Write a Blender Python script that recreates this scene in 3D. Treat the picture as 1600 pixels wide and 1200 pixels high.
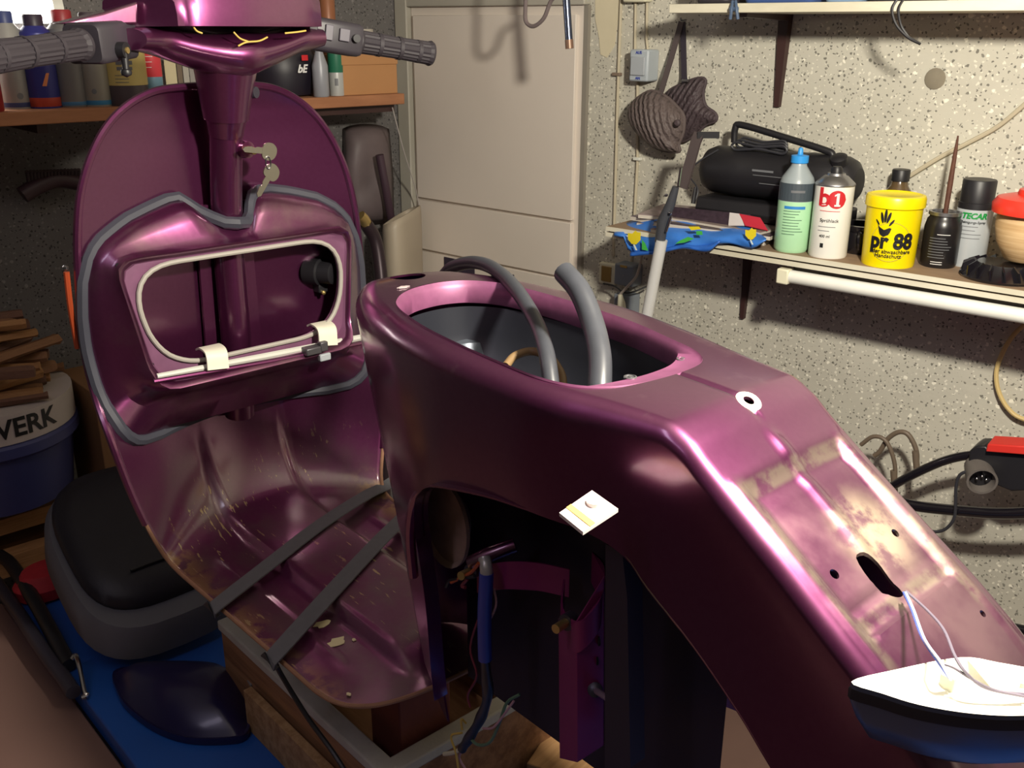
import bpy, bmesh, math, random
import numpy as np
from mathutils import Matrix, Vector
for o in list(bpy.data.objects): bpy.data.objects.remove(o)
SC = bpy.context.scene
COL = SC.collection
random.seed(7)
# ------------------------------------------------------------------ camera
F = 1520.0; PITCH = math.atan(556/F); ROLL = math.radians(0.25); AZ = math.radians(49.7); H = 1.55
C = np.array([0, 0, H])
hd = np.array([math.sin(AZ), math.cos(AZ), 0]); rt = np.array([math.cos(AZ), -math.sin(AZ), 0]); up = np.array([0, 0, 1.0])
fw = hd*math.cos(PITCH)-up*math.sin(PITCH); u0 = hd*math.sin(PITCH)+up*math.cos(PITCH)
CR = rt*math.cos(ROLL)+u0*math.sin(ROLL); CU = u0*math.cos(ROLL)-rt*math.sin(ROLL)
cd = bpy.data.cameras.new('camera'); cam = bpy.data.objects.new('camera', cd); COL.objects.link(cam)
cd.sensor_width = 36; cd.lens = 36*F/1600; cd.clip_start = 0.02
cam.matrix_world = Matrix([[CR[i], CU[i], -fw[i], C[i]] for i in range(3)]+[[0, 0, 0, 1]])
SC.camera = cam
# ------------------------------------------------------------------ light
SC.view_settings.view_transform = 'Standard'; SC.view_settings.look = 'None'
SC.view_settings.gamma = 1; SC.view_settings.use_curve_mapping = False
SC.view_settings.exposure = 0.0
w = bpy.data.worlds.new('garage_ambient'); SC.world = w; w.use_nodes = True
w.node_tree.nodes['Background'].inputs[0].default_value = (0.55, 0.45, 0.75, 1)
w.node_tree.nodes['Background'].inputs[1].default_value = 0.05
def point(name, loc, power, col, r, kind='POINT'):
    d = bpy.data.lights.new(name, kind); d.energy = power; d.color = col; d.shadow_soft_size = r
    o = bpy.data.objects.new(name, d); COL.objects.link(o); o.location = loc; return o
point('work_lamp_light', (0.73, 0.10, 1.79), 92, (1.0, 0.925, 0.78), 0.04)
d_ = bpy.data.lights.new('violet_fill_light', 'AREA'); d_.energy = 3.6; d_.color = (.86, .78, 1.0); d_.shape = 'RECTANGLE'; d_.size = 1.2; d_.size_y = .2  # added violet fill with no fixture, lifts the darks on the left side
o_ = bpy.data.objects.new('violet_fill_light', d_); COL.objects.link(o_); o_.location = (-0.6, 0.7, 2.36)

# ------------------------------------------------------------------ pixel -> place helpers
def ray(px, py): return fw+CR*(px-800)/F+CU*(600-py)/F
def WX_(px, py, x): r = ray(px, py); return C+r*(x/r[0])
def WZ_(px, py, z): r = ray(px, py); return C+r*((z-H)/r[2])
WX = 1.92                                    # right wall plane
WC = np.array([1.92, 2.02, 0.0]); LD = np.array([-.991, .134, 0]); LD /= np.linalg.norm(LD); LN = np.array([-LD[1], LD[0], 0])
def LW(px, py, d): r = ray(px, py); s = (d-(C-WC)@LN)/(r@LN); return C+s*r
def LP(a, d, z): return WC+LD*a+LN*d+np.array([0, 0, z])
SD = 0.665; saz = AZ-math.radians(42.1)     # scooter frame: x forward, y left, z up
ex = np.array([math.sin(saz), math.cos(saz), 0]); ey = np.array([-math.cos(saz), math.sin(saz), 0]); SO = -SD*ey
def S(px, py, **k):
    r = ray(px, py); (ax, v), = k.items(); e = {'x': ex, 'y': ey, 'z': up}[ax]
    s = (v-(C-SO)@e)/(r@e); d = C+s*r-SO
    return np.array([d@ex, d@ey, d[2]])
def SW(x, y, z): return SO+x*ex+y*ey+z*up
SROT = math.pi/2-saz
def zat(px, py, hdist): r = ray(px, py); return H+r[2]/math.hypot(r[0], r[1])*hdist

# ------------------------------------------------------------------ materials
MATS = {}
def srgb(c):
    return tuple(((x/255)/12.92 if x/255 <= .04045 else ((x/255+.055)/1.055)**2.4) for x in c)
class NT:
    def __init__(s, name):
        s.m = bpy.data.materials.new(name); s.m.use_nodes = True; s.t = s.m.node_tree; s.b = s.t.nodes['Principled BSDF']
    def n(s, kind, **kw):
        x = s.t.nodes.new(kind)
        for k, v in kw.items():
            if k in x.inputs: x.inputs[k].default_value = v
            else: setattr(x, k, v)
        return x
    def l(s, a, b): s.t.links.new(a, b)
    def mix(s, fac, a, b):
        m = s.n('ShaderNodeMix', data_type='RGBA')
        for i, v in ((0, fac), (6, a), (7, b)):
            if isinstance(v, (int, float)): m.inputs[i].default_value = v
            elif isinstance(v, tuple): m.inputs[i].default_value = (*v, 1) if len(v) == 3 else v
            else: s.l(v, m.inputs[i])
        return m.outputs[2]
    def math(s, op, a, b=0.0, clamp=False):
        m = s.n('ShaderNodeMath', operation=op, use_clamp=clamp)
        for i, v in ((0, a), (1, b)):
            if isinstance(v, (int, float)): m.inputs[i].default_value = v
            else: s.l(v, m.inputs[i])
        return m.outputs[0]
    def ramp(s, x, a, b):
        m = s.n('ShaderNodeMapRange', interpolation_type='SMOOTHSTEP'); m.inputs[1].default_value = a; m.inputs[2].default_value = b
        s.l(x, m.inputs[0]); return m.outputs[0]
    def obj(s):
        if not hasattr(s, 'tc'): s.tc = s.n('ShaderNodeTexCoord')
        return s.tc.outputs['Object']
    def noise(s, scale, detail=4, vec=None, rough=.55):
        x = s.n('ShaderNodeTexNoise'); x.inputs['Scale'].default_value = scale; x.inputs['Detail'].default_value = detail; x.inputs['Roughness'].default_value = rough
        s.l(vec or s.obj(), x.inputs['Vector']); return x.outputs['Fac']
    def bump(s, h, strength=.3, dist=.002):
        b = s.n('ShaderNodeBump'); b.inputs['Strength'].default_value = strength; b.inputs['Distance'].default_value = dist
        s.l(h, b.inputs['Height']); s.l(b.outputs[0], s.b.inputs['Normal'])
def M(name, rgb, rough=.5, metal=0.0, var=.12, scale=12, bump=0.0, coat=0.0, lin=False, spec=None, trans=0, emit=None):
    if name in MATS: return MATS[name]
    k = NT(name); c = rgb if lin else srgb(rgb)
    k.b.inputs['Roughness'].default_value = rough; k.b.inputs['Metallic'].default_value = metal
    k.b.inputs['Coat Weight'].default_value = coat; k.b.inputs['Coat Roughness'].default_value = .12
    if trans: k.b.inputs['Transmission Weight'].default_value = trans
    if spec is not None: k.b.inputs['Specular IOR Level'].default_value = spec
    f = k.noise(scale)
    k.l(k.mix(f, tuple(x*(1-var) for x in c), tuple(min(1, x*(1+var)) for x in c)), k.b.inputs['Base Color'])
    if bump: k.bump(k.noise(scale*6), bump)
    if emit: k.b.inputs['Emission Color'].default_value = (*emit[0], 1); k.b.inputs['Emission Strength'].default_value = emit[1]
    MATS[name] = k.m; return k.m
def mat_wall(name, base, ax=1):
    k = NT(name); sxyz = k.n('ShaderNodeSeparateXYZ'); k.l(k.n('ShaderNodeNewGeometry').outputs['Position'], sxyz.inputs[0]); cmb = k.n('ShaderNodeCombineXYZ'); k.l(sxyz.outputs[ax], cmb.inputs[0]); k.l(sxyz.outputs[2], cmb.inputs[1]); P = cmb.outputs[0]
    n1 = k.noise(3.0, 6, P); n2 = k.noise(45, 3, P)
    c = k.mix(k.ramp(n1, .3, .7), tuple(x*.86 for x in base), base)
    c = k.mix(k.math('MULTIPLY', n2, .35), c, tuple(x*.8 for x in base))
    wob = k.n('ShaderNodeVectorMath', operation='MULTIPLY_ADD'); nt = k.n('ShaderNodeTexNoise'); nt.inputs['Scale'].default_value = 110
    k.l(P, nt.inputs['Vector']); k.l(nt.outputs['Color'], wob.inputs[0]); wob.inputs[1].default_value = (.010,)*3; k.l(P, wob.inputs[2])
    def specks(scale, lo, hi, thr, seed):
        v = k.n('ShaderNodeTexVoronoi', voronoi_dimensions='2D'); v.inputs['Scale'].default_value = scale
        mv = k.n('ShaderNodeMapping'); mv.inputs['Location'].default_value = (seed, seed*2, seed*3); k.l(wob.outputs[0], mv.inputs['Vector']); k.l(mv.outputs[0], v.inputs['Vector'])
        sp = k.n('ShaderNodeSeparateColor'); k.l(v.outputs['Color'], sp.inputs[0])
        rad = k.math('MULTIPLY_ADD', sp.outputs[1], hi); rad.node.inputs[2].default_value = lo
        inside = k.math('SUBTRACT', rad, v.outputs['Distance']); inside = k.ramp(inside, 0, .08)
        gate = k.math('GREATER_THAN', sp.outputs[0], thr); return k.math('MULTIPLY', inside, gate)
    wh = specks(105, .08, .26, .52, 1.3); dk = specks(125, .07, .26, .52, 4.1); dk2 = specks(60, .04, .18, .66, 7.7); wh2 = specks(50, .05, .17, .70, 9.1)
    c = k.mix(k.math('MULTIPLY', wh, .6), c, tuple(min(1, x*1.45) for x in base))
    c = k.mix(k.math('MULTIPLY', wh2, .8), c, tuple(min(1, x*1.6) for x in base))
    c = k.mix(k.math('MULTIPLY', dk, .85), c, tuple(x*.22 for x in base))
    c = k.mix(k.math('MULTIPLY', dk2, .8), c, tuple(x*.25 for x in base))
    k.l(c, k.b.inputs['Base Color']); k.b.inputs['Roughness'].default_value = .85; k.b.inputs['Specular IOR Level'].default_value = .25
    k.bump(n2, .35, .003); MATS[name] = k.m; return k.m
def mat_plum(name, dirt=0.0, floor=False, tail=False):
    k = NT(name); base = (.152, .023, .100)
    sx = k.n('ShaderNodeSeparateXYZ'); k.l(k.obj(), sx.inputs[0]); X, Y, Z = sx.outputs
    n = k.noise(9, 6); fine = k.noise(160, 3); c = k.mix(k.math('MULTIPLY', fine, .3), base, (.27, .07, .18))
    dust = (.30, .235, .185); rg = None
    if dirt:
        c = k.mix(k.math('MULTIPLY', k.ramp(n, .42, .72), dirt), c, dust)
    if tail:
        # dust gathered on the tail panel behind the hip crease, thickest round the slot
        on = k.math('MULTIPLY', k.ramp(X, .41, .34), k.ramp(k.math('ABSOLUTE', Y), .105, .07))
        md = k.math('MULTIPLY', on, k.ramp(n, .34, .64)); c = k.mix(k.math('MULTIPLY', md, .42), c, dust)
        d = k.n('ShaderNodeVectorMath', operation='DISTANCE'); k.l(k.obj(), d.inputs[0]); d.inputs[1].default_value = (.322, -.022, 1.170)
        pt = k.math('MULTIPLY', k.ramp(d.outputs['Value'], .055, .012), k.ramp(k.noise(34, 5), .38, .55)); c = k.mix(k.math('MULTIPLY', pt, .9), c, (.62, .50, .36))
        top = k.math('MULTIPLY', k.ramp(Z, 1.235, 1.25), k.ramp(k.noise(26, 5), .58, .75)); c = k.mix(k.math('MULTIPLY', top, .45), c, (.33, .17, .24))
        rg = md
    if floor:
        low = k.ramp(Z, .95, .80)
        c = k.mix(k.math('MULTIPLY', low, k.math('MULTIPLY', k.ramp(n, .38, .66), .62)), c, (.17, .125, .115))
        e = k.math('MULTIPLY', k.ramp(k.math('ABSOLUTE', Y), .135, .185), k.ramp(Z, .84, .80)); e = k.math('MULTIPLY', e, k.ramp(k.noise(30, 6), .42, .56))
        c = k.mix(k.math('MULTIPLY', e, .9), c, (.40, .25, .12))
        st = k.n('ShaderNodeMapping'); st.inputs['Scale'].default_value = (30, 160, 60); k.l(k.obj(), st.inputs['Vector'])
        sc = k.math('MULTIPLY', k.ramp(k.noise(1, 3, st.outputs[0]), .63, .68), k.math('MULTIPLY', low, k.ramp(k.noise(7, 2), .48, .60)))
        c = k.mix(sc, c, (.55, .42, .22)); rg = low
    k.l(c, k.b.inputs['Base Color'])
    k.b.inputs['Metallic'].default_value = .88; k.b.inputs['Roughness'].default_value = .34
    if tail:
        gx = k.math('MULTIPLY', k.ramp(k.math('ABSOLUTE', k.math('SUBTRACT', X, .386)), .007, .003), k.ramp(k.math('ABSOLUTE', Y), .074, .066))
        gx2 = k.math('MULTIPLY', k.ramp(k.math('ABSOLUTE', k.math('SUBTRACT', X, .280)), .008, .003), k.ramp(k.math('ABSOLUTE', Y), .074, .066))
        gy = k.math('MULTIPLY', k.ramp(k.math('ABSOLUTE', k.math('SUBTRACT', k.math('ABSOLUTE', Y), .070)), .009, .003), k.math('MULTIPLY', k.ramp(X, .395, .385), k.ramp(X, .24, .26)))
        gg = k.math('MULTIPLY', k.math('MAXIMUM', k.math('MAXIMUM', gx, gx2), gy), k.ramp(k.noise(45, 5), .36, .58)); c = k.mix(k.math('MULTIPLY', gg, .65), c, (.36, .30, .22)); k.l(c, k.b.inputs['Base Color'])
    if rg is not None: k.l(k.math('MULTIPLY_ADD', rg, .25).node.outputs[0], k.b.inputs['Roughness']); k.b.inputs['Roughness'].links[0].from_node.inputs[2].default_value = .30
    k.b.inputs['Coat Weight'].default_value = 1.0; k.b.inputs['Coat Roughness'].default_value = .17
    k.b.inputs['Coat IOR'].default_value = 1.75
    k.bump(k.noise(20, 3), .06, .002)
    MATS[name] = k.m; return k.m
def mat_wood(name, a, b, sc=(3, 40, 40)):
    if name in MATS: return MATS[name]
    k = NT(name); mp = k.n('ShaderNodeMapping'); mp.inputs['Scale'].default_value = sc; k.l(k.obj(), mp.inputs['Vector'])
    f = k.noise(1.0, 5, mp.outputs[0], .65); k.l(k.mix(k.ramp(f, .3, .7), srgb(a), srgb(b)), k.b.inputs['Base Color'])
    k.b.inputs['Roughness'].default_value = .75; k.bump(f, .25, .002); MATS[name] = k.m; return k.m

PLUM = mat_plum('plum_paint'); PLUMD = mat_plum('plum_paint_dusty', .55); PLUMT = mat_plum('plum_paint_tail', 0, tail=True); PLUMF = mat_plum('plum_paint_floor', 0, floor=True)
PINK = M('plum_paint_rubbed', (132, 76, 110), .45, .3, .3, 60)
BLACK = M('black_plastic', (30, 29, 33), .45); BLACKG = M('black_gloss', (22, 20, 26), .2, coat=.5); RUB = M('grey_rubber', (60, 61, 72), .6)
RUBD = M('black_rubber', (48, 48, 54), .5); CHR = M('chrome', (200, 200, 205), .18, 1.0, .05); STEEL = M('brushed_steel', (165, 165, 168), .32, .9)
WHITE = M('white_plastic', (228, 228, 218), .4); CREAM = M('cream_plastic', (226, 222, 196), .45); GREYP = M('grey_plastic', (170, 176, 182), .5)
BRASS = M('brass', (196, 170, 110), .35, .8); DARKBR = M('dark_brown_paint', (62, 40, 38), .45); DSTEEL = M('dark_steel', (70, 66, 78), .4, .5)

# ------------------------------------------------------------------ mesh helpers
class MB:
    def __init__(s): s.v = []; s.f = []
    def add(s, v, f, T=None):
        o = len(s.v)
        for p in v:
            p = Vector([float(q) for q in p])
            if T is not None: p = T @ p
            s.v.append(tuple(p))
        s.f += [tuple(int(i)+o for i in q) for q in f]; return s
    def box(s, c, size, T=None, rz=0):
        hx, hy, hz = [q/2 for q in size]; cs, sn = math.cos(rz), math.sin(rz)
        v = [(c[0]+x*cs-y*sn, c[1]+x*sn+y*cs, c[2]+z) for x in (-hx, hx) for y in (-hy, hy) for z in (-hz, hz)]
        return s.add(v, [(0, 1, 3, 2), (4, 6, 7, 5), (0, 4, 5, 1), (2, 3, 7, 6), (0, 2, 6, 4), (1, 5, 7, 3)], T)
    def rings(s, R, close=True, cap0=False, cap1=False, T=None):
        n = len(R[0]); v = [p for r in R for p in r]; f = []
        for i in range(len(R)-1):
            for j in range(n if close else n-1):
                k = (j+1) % n; f.append((i*n+j, i*n+k, (i+1)*n+k, (i+1)*n+j))
        if cap0: f.append(tuple(range(n))[::-1])
        if cap1: f.append(tuple((len(R)-1)*n+j for j in range(n)))
        return s.add(v, f, T)
    def lathe(s, prof, n=28, T=None, sx=1, sy=1):
        R = [[(r*math.cos(2*math.pi*j/n)*sx, r*math.sin(2*math.pi*j/n)*sy, z) for j in range(n)] for r, z in prof]
        return s.rings(R, True, True, True, T)
    def prism(s, poly, z0, z1, T=None):
        n = len(poly); v = [(x, y, z0) for x, y in poly]+[(x, y, z1) for x, y in poly]
        f = [tuple(range(n))[::-1], tuple(range(n, 2*n))]+[(i, (i+1) % n, n+(i+1) % n, n+i) for i in range(n)]
        return s.add(v, f, T)
    def tube(s, pts, r, n=10, closed=False, cap=True, flat=1.0, T=None, upv=None):
        pts = [Vector([float(q) for q in p]) for p in pts]; m = len(pts); rr = r if isinstance(r, (list, tuple)) else [r]*m
        R = []; prev = None
        for i in range(m):
            a = pts[(i-1) % m] if closed or i > 0 else pts[i]; b = pts[(i+1) % m] if closed or i < m-1 else pts[i]
            t = (b-a).normalized()
            if prev is None:
                q = Vector(upv) if upv else (Vector((0, 0, 1)) if abs(t.z) < .9 else Vector((1, 0, 0)))
                prev = (q-t*q.dot(t)).normalized()
            else:
                q = Vector(upv) if upv else prev
                prev = (q-t*q.dot(t)).normalized()
            bb = t.cross(prev)
            R.append([pts[i]+prev*(rr[i]*flat*math.cos(2*math.pi*j/n))+bb*(rr[i]*math.sin(2*math.pi*j/n)) for j in range(n)])
        if closed: R.append(R[0]); return s.rings(R, T=T)
        return s.rings(R, True, cap, cap, T)
    def strip(s, pts, wv, half, th, T=None):
        # ribbon along pts, half width along wv, thickness th
        R = []
        for i, p in enumerate(pts):
            p = Vector([float(q) for q in p]); a = Vector(pts[max(i-1, 0)]); b = Vector(pts[min(i+1, len(pts)-1)])
            t = (b-a).normalized(); wv_ = Vector(wv); wv_ = (wv_-t*wv_.dot(t)).normalized(); n = t.cross(wv_)
            R.append([p+wv_*half+n*th/2, p-wv_*half+n*th/2, p-wv_*half-n*th/2, p+wv_*half-n*th/2])
        return s.rings(R, True, True, True, T)
    def mesh(s, name):
        me = bpy.data.meshes.new(name); me.from_pydata(s.v, [], s.f); me.update()
        bm = bmesh.new(); bm.from_mesh(me); bmesh.ops.recalc_face_normals(bm, faces=bm.faces); bm.to_mesh(me); bm.free(); return me
    def build(s, name, mat, parent=None, label=None, cat=None, group=None, kind=None, ang=40, world=True, sub=0, bevel=0):
        me = s.mesh(name); return finish(name, me, mat, parent, label, cat, group, kind, ang, world, sub, bevel)
WM = {}
def finish(name, me, mat, parent=None, label=None, cat=None, group=None, kind=None, ang=40, world=True, sub=0, bevel=0):
    o = bpy.data.objects.new(name, me); COL.objects.link(o)
    if mat: me.materials.clear(); me.materials.append(mat)
    if parent is not None:
        o.parent = parent; W = WM[parent.name]; WM[o.name] = W
        if world: me.transform(W.inverted())
    else:
        if world and kind != 'structure':
            co = np.array([v.co[:] for v in me.vertices]); lo, hi = co.min(0), co.max(0)
            L = Vector(((lo[0]+hi[0])/2, (lo[1]+hi[1])/2, lo[2])); me.transform(Matrix.Translation(-L)); o.location = L
            WM[o.name] = Matrix.Translation(L)
        else: WM[o.name] = Matrix.Identity(4)
    if bevel:
        m = o.modifiers.new('bevel', 'BEVEL'); m.width = bevel; m.segments = 2; m.limit_method = 'ANGLE'; m.angle_limit = .6
    if sub: m = o.modifiers.new('sub', 'SUBSURF'); m.levels = sub; m.render_levels = sub
    for p in me.polygons: p.use_smooth = True
    me.set_sharp_from_angle(angle=math.radians(ang))
    if label: o['label'] = label
    if cat: o['category'] = cat
    if group: o['group'] = group
    if kind: o['kind'] = kind
    return o
def thing(name, label, cat, loc, rotz=0, group=None, Mx=None):
    o = bpy.data.objects.new(name, None); COL.objects.link(o); o.empty_display_size = .03
    W = Mx if Mx is not None else Matrix.Translation(Vector([float(q) for q in loc])) @ Matrix.Rotation(rotz, 4, 'Z')
    o.matrix_world = W; WM[o.name] = W; o['label'] = label; o['category'] = cat
    if group: o['group'] = group
    return o
def T_(loc, rz=0, rx=0, ry=0): return Matrix.Translation(Vector([float(q) for q in loc])) @ Matrix.Rotation(rz, 4, 'Z') @ Matrix.Rotation(ry, 4, 'Y') @ Matrix.Rotation(rx, 4, 'X')
def cr(pts, n=8, closed=False):
    # Catmull-Rom through points
    P = [np.array(p, float) for p in pts]; m = len(P); out = []
    for i in range(m if closed else m-1):
        p0 = P[(i-1) % m] if closed or i > 0 else 2*P[0]-P[1]; p1 = P[i]; p2 = P[(i+1) % m]; p3 = P[(i+2) % m] if closed or i < m-2 else 2*P[-1]-P[-2]
        for k in range(n):
            t = k/n; out.append(.5*((2*p1)+(p2-p0)*t+(2*p0-5*p1+4*p2-p3)*t*t+(3*p1-p0-3*p2+p3)*t**3))
    if not closed: out.append(P[-1])
    return out
def interp(x, tab):
    # smooth monotone-ish (pchip) interpolation, tab sorted by first column
    X = np.array([t[0] for t in tab], float); Y = np.array([t[1] for t in tab], float); o = np.argsort(X); X, Y = X[o], Y[o]
    h = np.diff(X); d = np.diff(Y)/h; mm = np.zeros_like(X); mm[0] = d[0]; mm[-1] = d[-1]
    for i in range(1, len(X)-1):
        mm[i] = 0 if d[i-1]*d[i] <= 0 else 2*d[i-1]*d[i]/(d[i-1]+d[i])
    x = min(max(x, X[0]), X[-1]); i = min(max(np.searchsorted(X, x)-1, 0), len(h)-1); t = (x-X[i])/h[i]
    return float(Y[i]*(1+2*t)*(1-t)**2+mm[i]*h[i]*t*(1-t)**2+Y[i+1]*t*t*(3-2*t)+mm[i+1]*h[i]*t*t*(t-1))
def apply_mods(o):
    dg = bpy.context.evaluated_depsgraph_get(); dg.update(); me = bpy.data.meshes.new_from_object(o.evaluated_get(dg)); o.modifiers.clear(); o.data = me
    return o
def rrect(hw, hh, r, n=6):
    out = []
    for cx, cy, a in ((hw-r, hh-r, 0), (-hw+r, hh-r, 90), (-hw+r, -hh+r, 180), (hw-r, -hh+r, 270)):
        for k in range(n+1): t = math.radians(a+90*k/n); out.append((cx+r*math.cos(t), cy+r*math.sin(t)))
    return out
def text_mesh(body, size, extrude=.0004, bold=0.0, align='CENTER', space=1.0, shear=0):
    cu = bpy.data.curves.new('lettering', 'FONT'); cu.body = body; cu.size = size; cu.extrude = extrude; cu.offset = bold; cu.align_x = align; cu.align_y = 'CENTER'; cu.space_character = space; cu.shear = shear; cu.resolution_u = 3
    o = bpy.data.objects.new('lettering', cu); COL.objects.link(o); dg = bpy.context.evaluated_depsgraph_get(); dg.update()
    me = bpy.data.meshes.new_from_object(o.evaluated_get(dg)); bpy.data.objects.remove(o); return me
def bend(me, c, r, zc, face, squash=1.0, stand=.0006):
    # wrap flat x/y lettering round an upright cylinder at c, facing azimuth angle face
    for v in me.vertices:
        x, y, z = v.co; a = face+x*squash/r; rr = r+stand+z
        v.co = (c[0]+rr*math.cos(a), c[1]+rr*math.sin(a), zc+y)
    return me
def cyltext(body, size, c, r, zc, mat, parent, dx=0, bold=0.0, name='lettering', squash=1.0, align='CENTER', shear=0):
    me = text_mesh(body, size, bold=bold, align=align, shear=shear); face = math.atan2(C[1]-c[1], C[0]-c[0])
    me.transform(Matrix.Translation((dx, 0, 0))); bend(me, c, r, zc, face, squash); return finish(name, me, mat, parent, ang=20)
def cylpatch(hw, hh, c, r, zc, dx, dy, mat, parent, name='label_print', n=28, stand=.0004, disc=False, poly=None):
    me = bpy.data.meshes.new(name); b = MB()
    if poly is not None: pts = poly
    elif disc: pts = [(hw*math.cos(2*math.pi*k/n), hh*math.sin(2*math.pi*k/n)) for k in range(n)]
    else:
        pts = [(-hw+2*hw*k/10, -hh) for k in range(11)]+[(hw-2*hw*k/10, hh) for k in range(11)]
    face = math.atan2(C[1]-c[1], C[0]-c[0])
    xs = sorted(set([min(p[0] for p in pts), max(p[0] for p in pts)])); nn = 12
    # slice into vertical strips so the patch follows the curve
    for k in range(nn):
        xa = xs[0]+(xs[1]-xs[0])*k/nn; xb = xs[0]+(xs[1]-xs[0])*(k+1)/nn; q = []
        for x in (xa, xb):
            xx = min(max(x, xs[0]+1e-6), xs[1]-1e-6); ys = []
            for i in range(len(pts)):
                (x1, y1), (x2, y2) = pts[i], pts[(i+1) % len(pts)]
                if (x1-xx)*(x2-xx) <= 0 and x1 != x2: ys.append(y1+(y2-y1)*(xx-x1)/(x2-x1))
            if not ys: ys = [0, 0]
            q.append((x, min(ys), max(ys)))
        vv = []
        for x, ya, yb in q:
            a = face+(x+dx)/r
            for y in (ya, yb): vv.append((c[0]+(r+stand)*math.cos(a), c[1]+(r+stand)*math.sin(a), zc+dy+y))
        b.add(vv, [(0, 2, 3, 1)])
    return b.build(name, mat, parent, ang=60)
def can_px(x0, x1, yb, yt, zb):
    xm = (x0+x1)/2; B = WZ_(xm, yb, zb); dep = (B-C)@fw; r = (x1-x0)/2*dep/F
    hdist = math.hypot(B[0], B[1]); dirn = np.array([B[0], B[1], 0])/hdist; c = B+dirn*r; h = zat(xm, yt, hdist+r*.3)-zb
    return c, r, h

# ================================================================== THE ROOM
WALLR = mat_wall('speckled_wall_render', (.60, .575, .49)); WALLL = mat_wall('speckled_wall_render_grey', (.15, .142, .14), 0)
def slab(name, pts, z0, z1, mat):
    return MB().prism(pts, z0, z1).build(name, mat, kind='structure', ang=30)
FLO = M('brown_floor', (112, 86, 78), .6, 0, .2, 5, .1)
slab('floor', [(-3, -3), (2.0, -3), (2.0, 2.1), (-3, 2.8)], -.05, 0, FLO)
slab('ceiling', [(-3.05, -3.05), (2.05, -3.05), (2.05, 2.3), (-3.05, 2.9)], 2.4, 2.45, M('ceiling_paint', (150, 146, 140), .9))
slab('wall_right', [(WX, -3), (WX+.08, -3), (WX+.08, 2.15), (WX, 2.02)], 0, 2.4, WALLR)
a, b_ = LP(0, 0, 0), LP(5.0, 0, 0)
slab('wall_left', [tuple(a[:2]), tuple(b_[:2]), tuple((b_-LN*.08)[:2]), tuple((a-LN*.08)[:2])], 0, 2.4, WALLL)
slab('wall_back', [(-3, -3.05), (2.0, -3.05), (2.0, -3), (-3, -3)], 0, 2.4, WALLL)
slab('wall_side', [(-3.05, -3), (-3, -3), (-3, 2.75), (-3.05, 2.75)], 0, 2.4, WALLL)
# door in the right wall
DOORM = M('door_paint', (224, 214, 203), .5, 0, .06, 4)
FRM = M('door_frame_paint', (176, 172, 160), .55)
dl, dr, dt = 1.972, 1.409, WX_(750, 10, WX)[2]
dz = [WX_(656, 309, WX-.012)[2], WX_(660, 389, WX-.012)[2]]
door = MB().box((WX-.004, (dl+dr)/2, dt/2), (.012, dl-dr, dt)).build('door_1', DOORM, kind='structure', ang=30)
WM[door.name] = Matrix.Identity(4)
zs = [0, .45, dz[1]-.003, dz[1]+.003, dz[0]-.002, dz[0]+.002, dt-.02]
for i, (z0, z1) in enumerate(((.02, .62), (.626, dz[1]-.003), (dz[1]+.003, dz[0]-.003), (dz[0]+.003, dt-.02))):
    MB().box((WX-.015, (dl+dr)/2, (z0+z1)/2), (.012, dl-dr-.03, z1-z0)).build('door_panel', DOORM, door, bevel=.0015)
for x0, x1, y0, y1 in ((694, 741, 401, 424), (768, 803, 421, 442)):
    p = WX_((x0+x1)/2, (y0+y1)/2, WX-.022); wd = abs(WX_(x0, y0, WX-.022)[1]-WX_(x1, y0, WX-.022)[1]); ht = abs(WX_(x0, y0, WX-.022)[2]-WX_(x0, y1, WX-.022)[2])
    MB().box((WX-.022, p[1], p[2]-.005), (.003, wd, ht*.8)).build('vent_plate', M('vent_dark', (52, 44, 62), .6), door)
tr = MB().box((WX-.012, 1.997, (dt+.03)/2), (.03, .045, dt+.03)).build('trim_1', FRM, kind='structure', ang=30, bevel=.003)
MB().box((WX-.012, (dl+dr)/2-.0, dt+.016), (.026, dl-dr+.02, .032)).build('trim_2', FRM, kind='structure', ang=30, bevel=.003)
MB().box((WX-.004, dr-.006, dt/2), (.014, .012, dt)).build('trim_3', M('grey_jamb', (140, 134, 124), .7), kind='structure', ang=30)
# bare plaster patch on the wall
b = MB(); pts = [WX_(x, y, WX-.002) for x, y in ((930, -30), (930, 30), (936, 60), (938, 85), (948, 90), (960, 70), (965, 30), (968, -30))]
b.add([tuple(p) for p in pts]+[(p[0]+.002, p[1], p[2]) for p in pts], [tuple(range(8))[::-1]]+[(i, (i+1) % 8, 8+(i+1) % 8, 8+i) for i in range(8)])
b.build('plaster_patch', M('plaster', (214, 204, 176), .9, 0, .08, 20), label='bare cream plaster patch on the wall beside the pale door', cat='plaster patch')
b = MB(); cpt = WX_(1461, 123, WX-.0015); b.lathe([(.019, 0), (.017, .0015)], 18, T_(cpt) @ Matrix.Rotation(-math.pi/2, 4, 'Y'))
b.build('filler_spot', M('filler', (136, 128, 112), .95, 0, .2, 40), label='round grey filler spot on the speckled wall', cat='wall mark')

# ================================================================== THE SCOOTER (local frame: x forward, y left, z up)
sco = thing('scooter', 'stripped plum metallic scooter shell without its seat on blue bench', 'scooter', (0, 0, 0), Mx=Matrix.Translation(Vector(SO)) @ Matrix.Rotation(SROT, 4, 'Z'))
def part(b, name, mat, parent=None, **k): return b.build(name, mat, parent or sco, world=False, **k)
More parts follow.
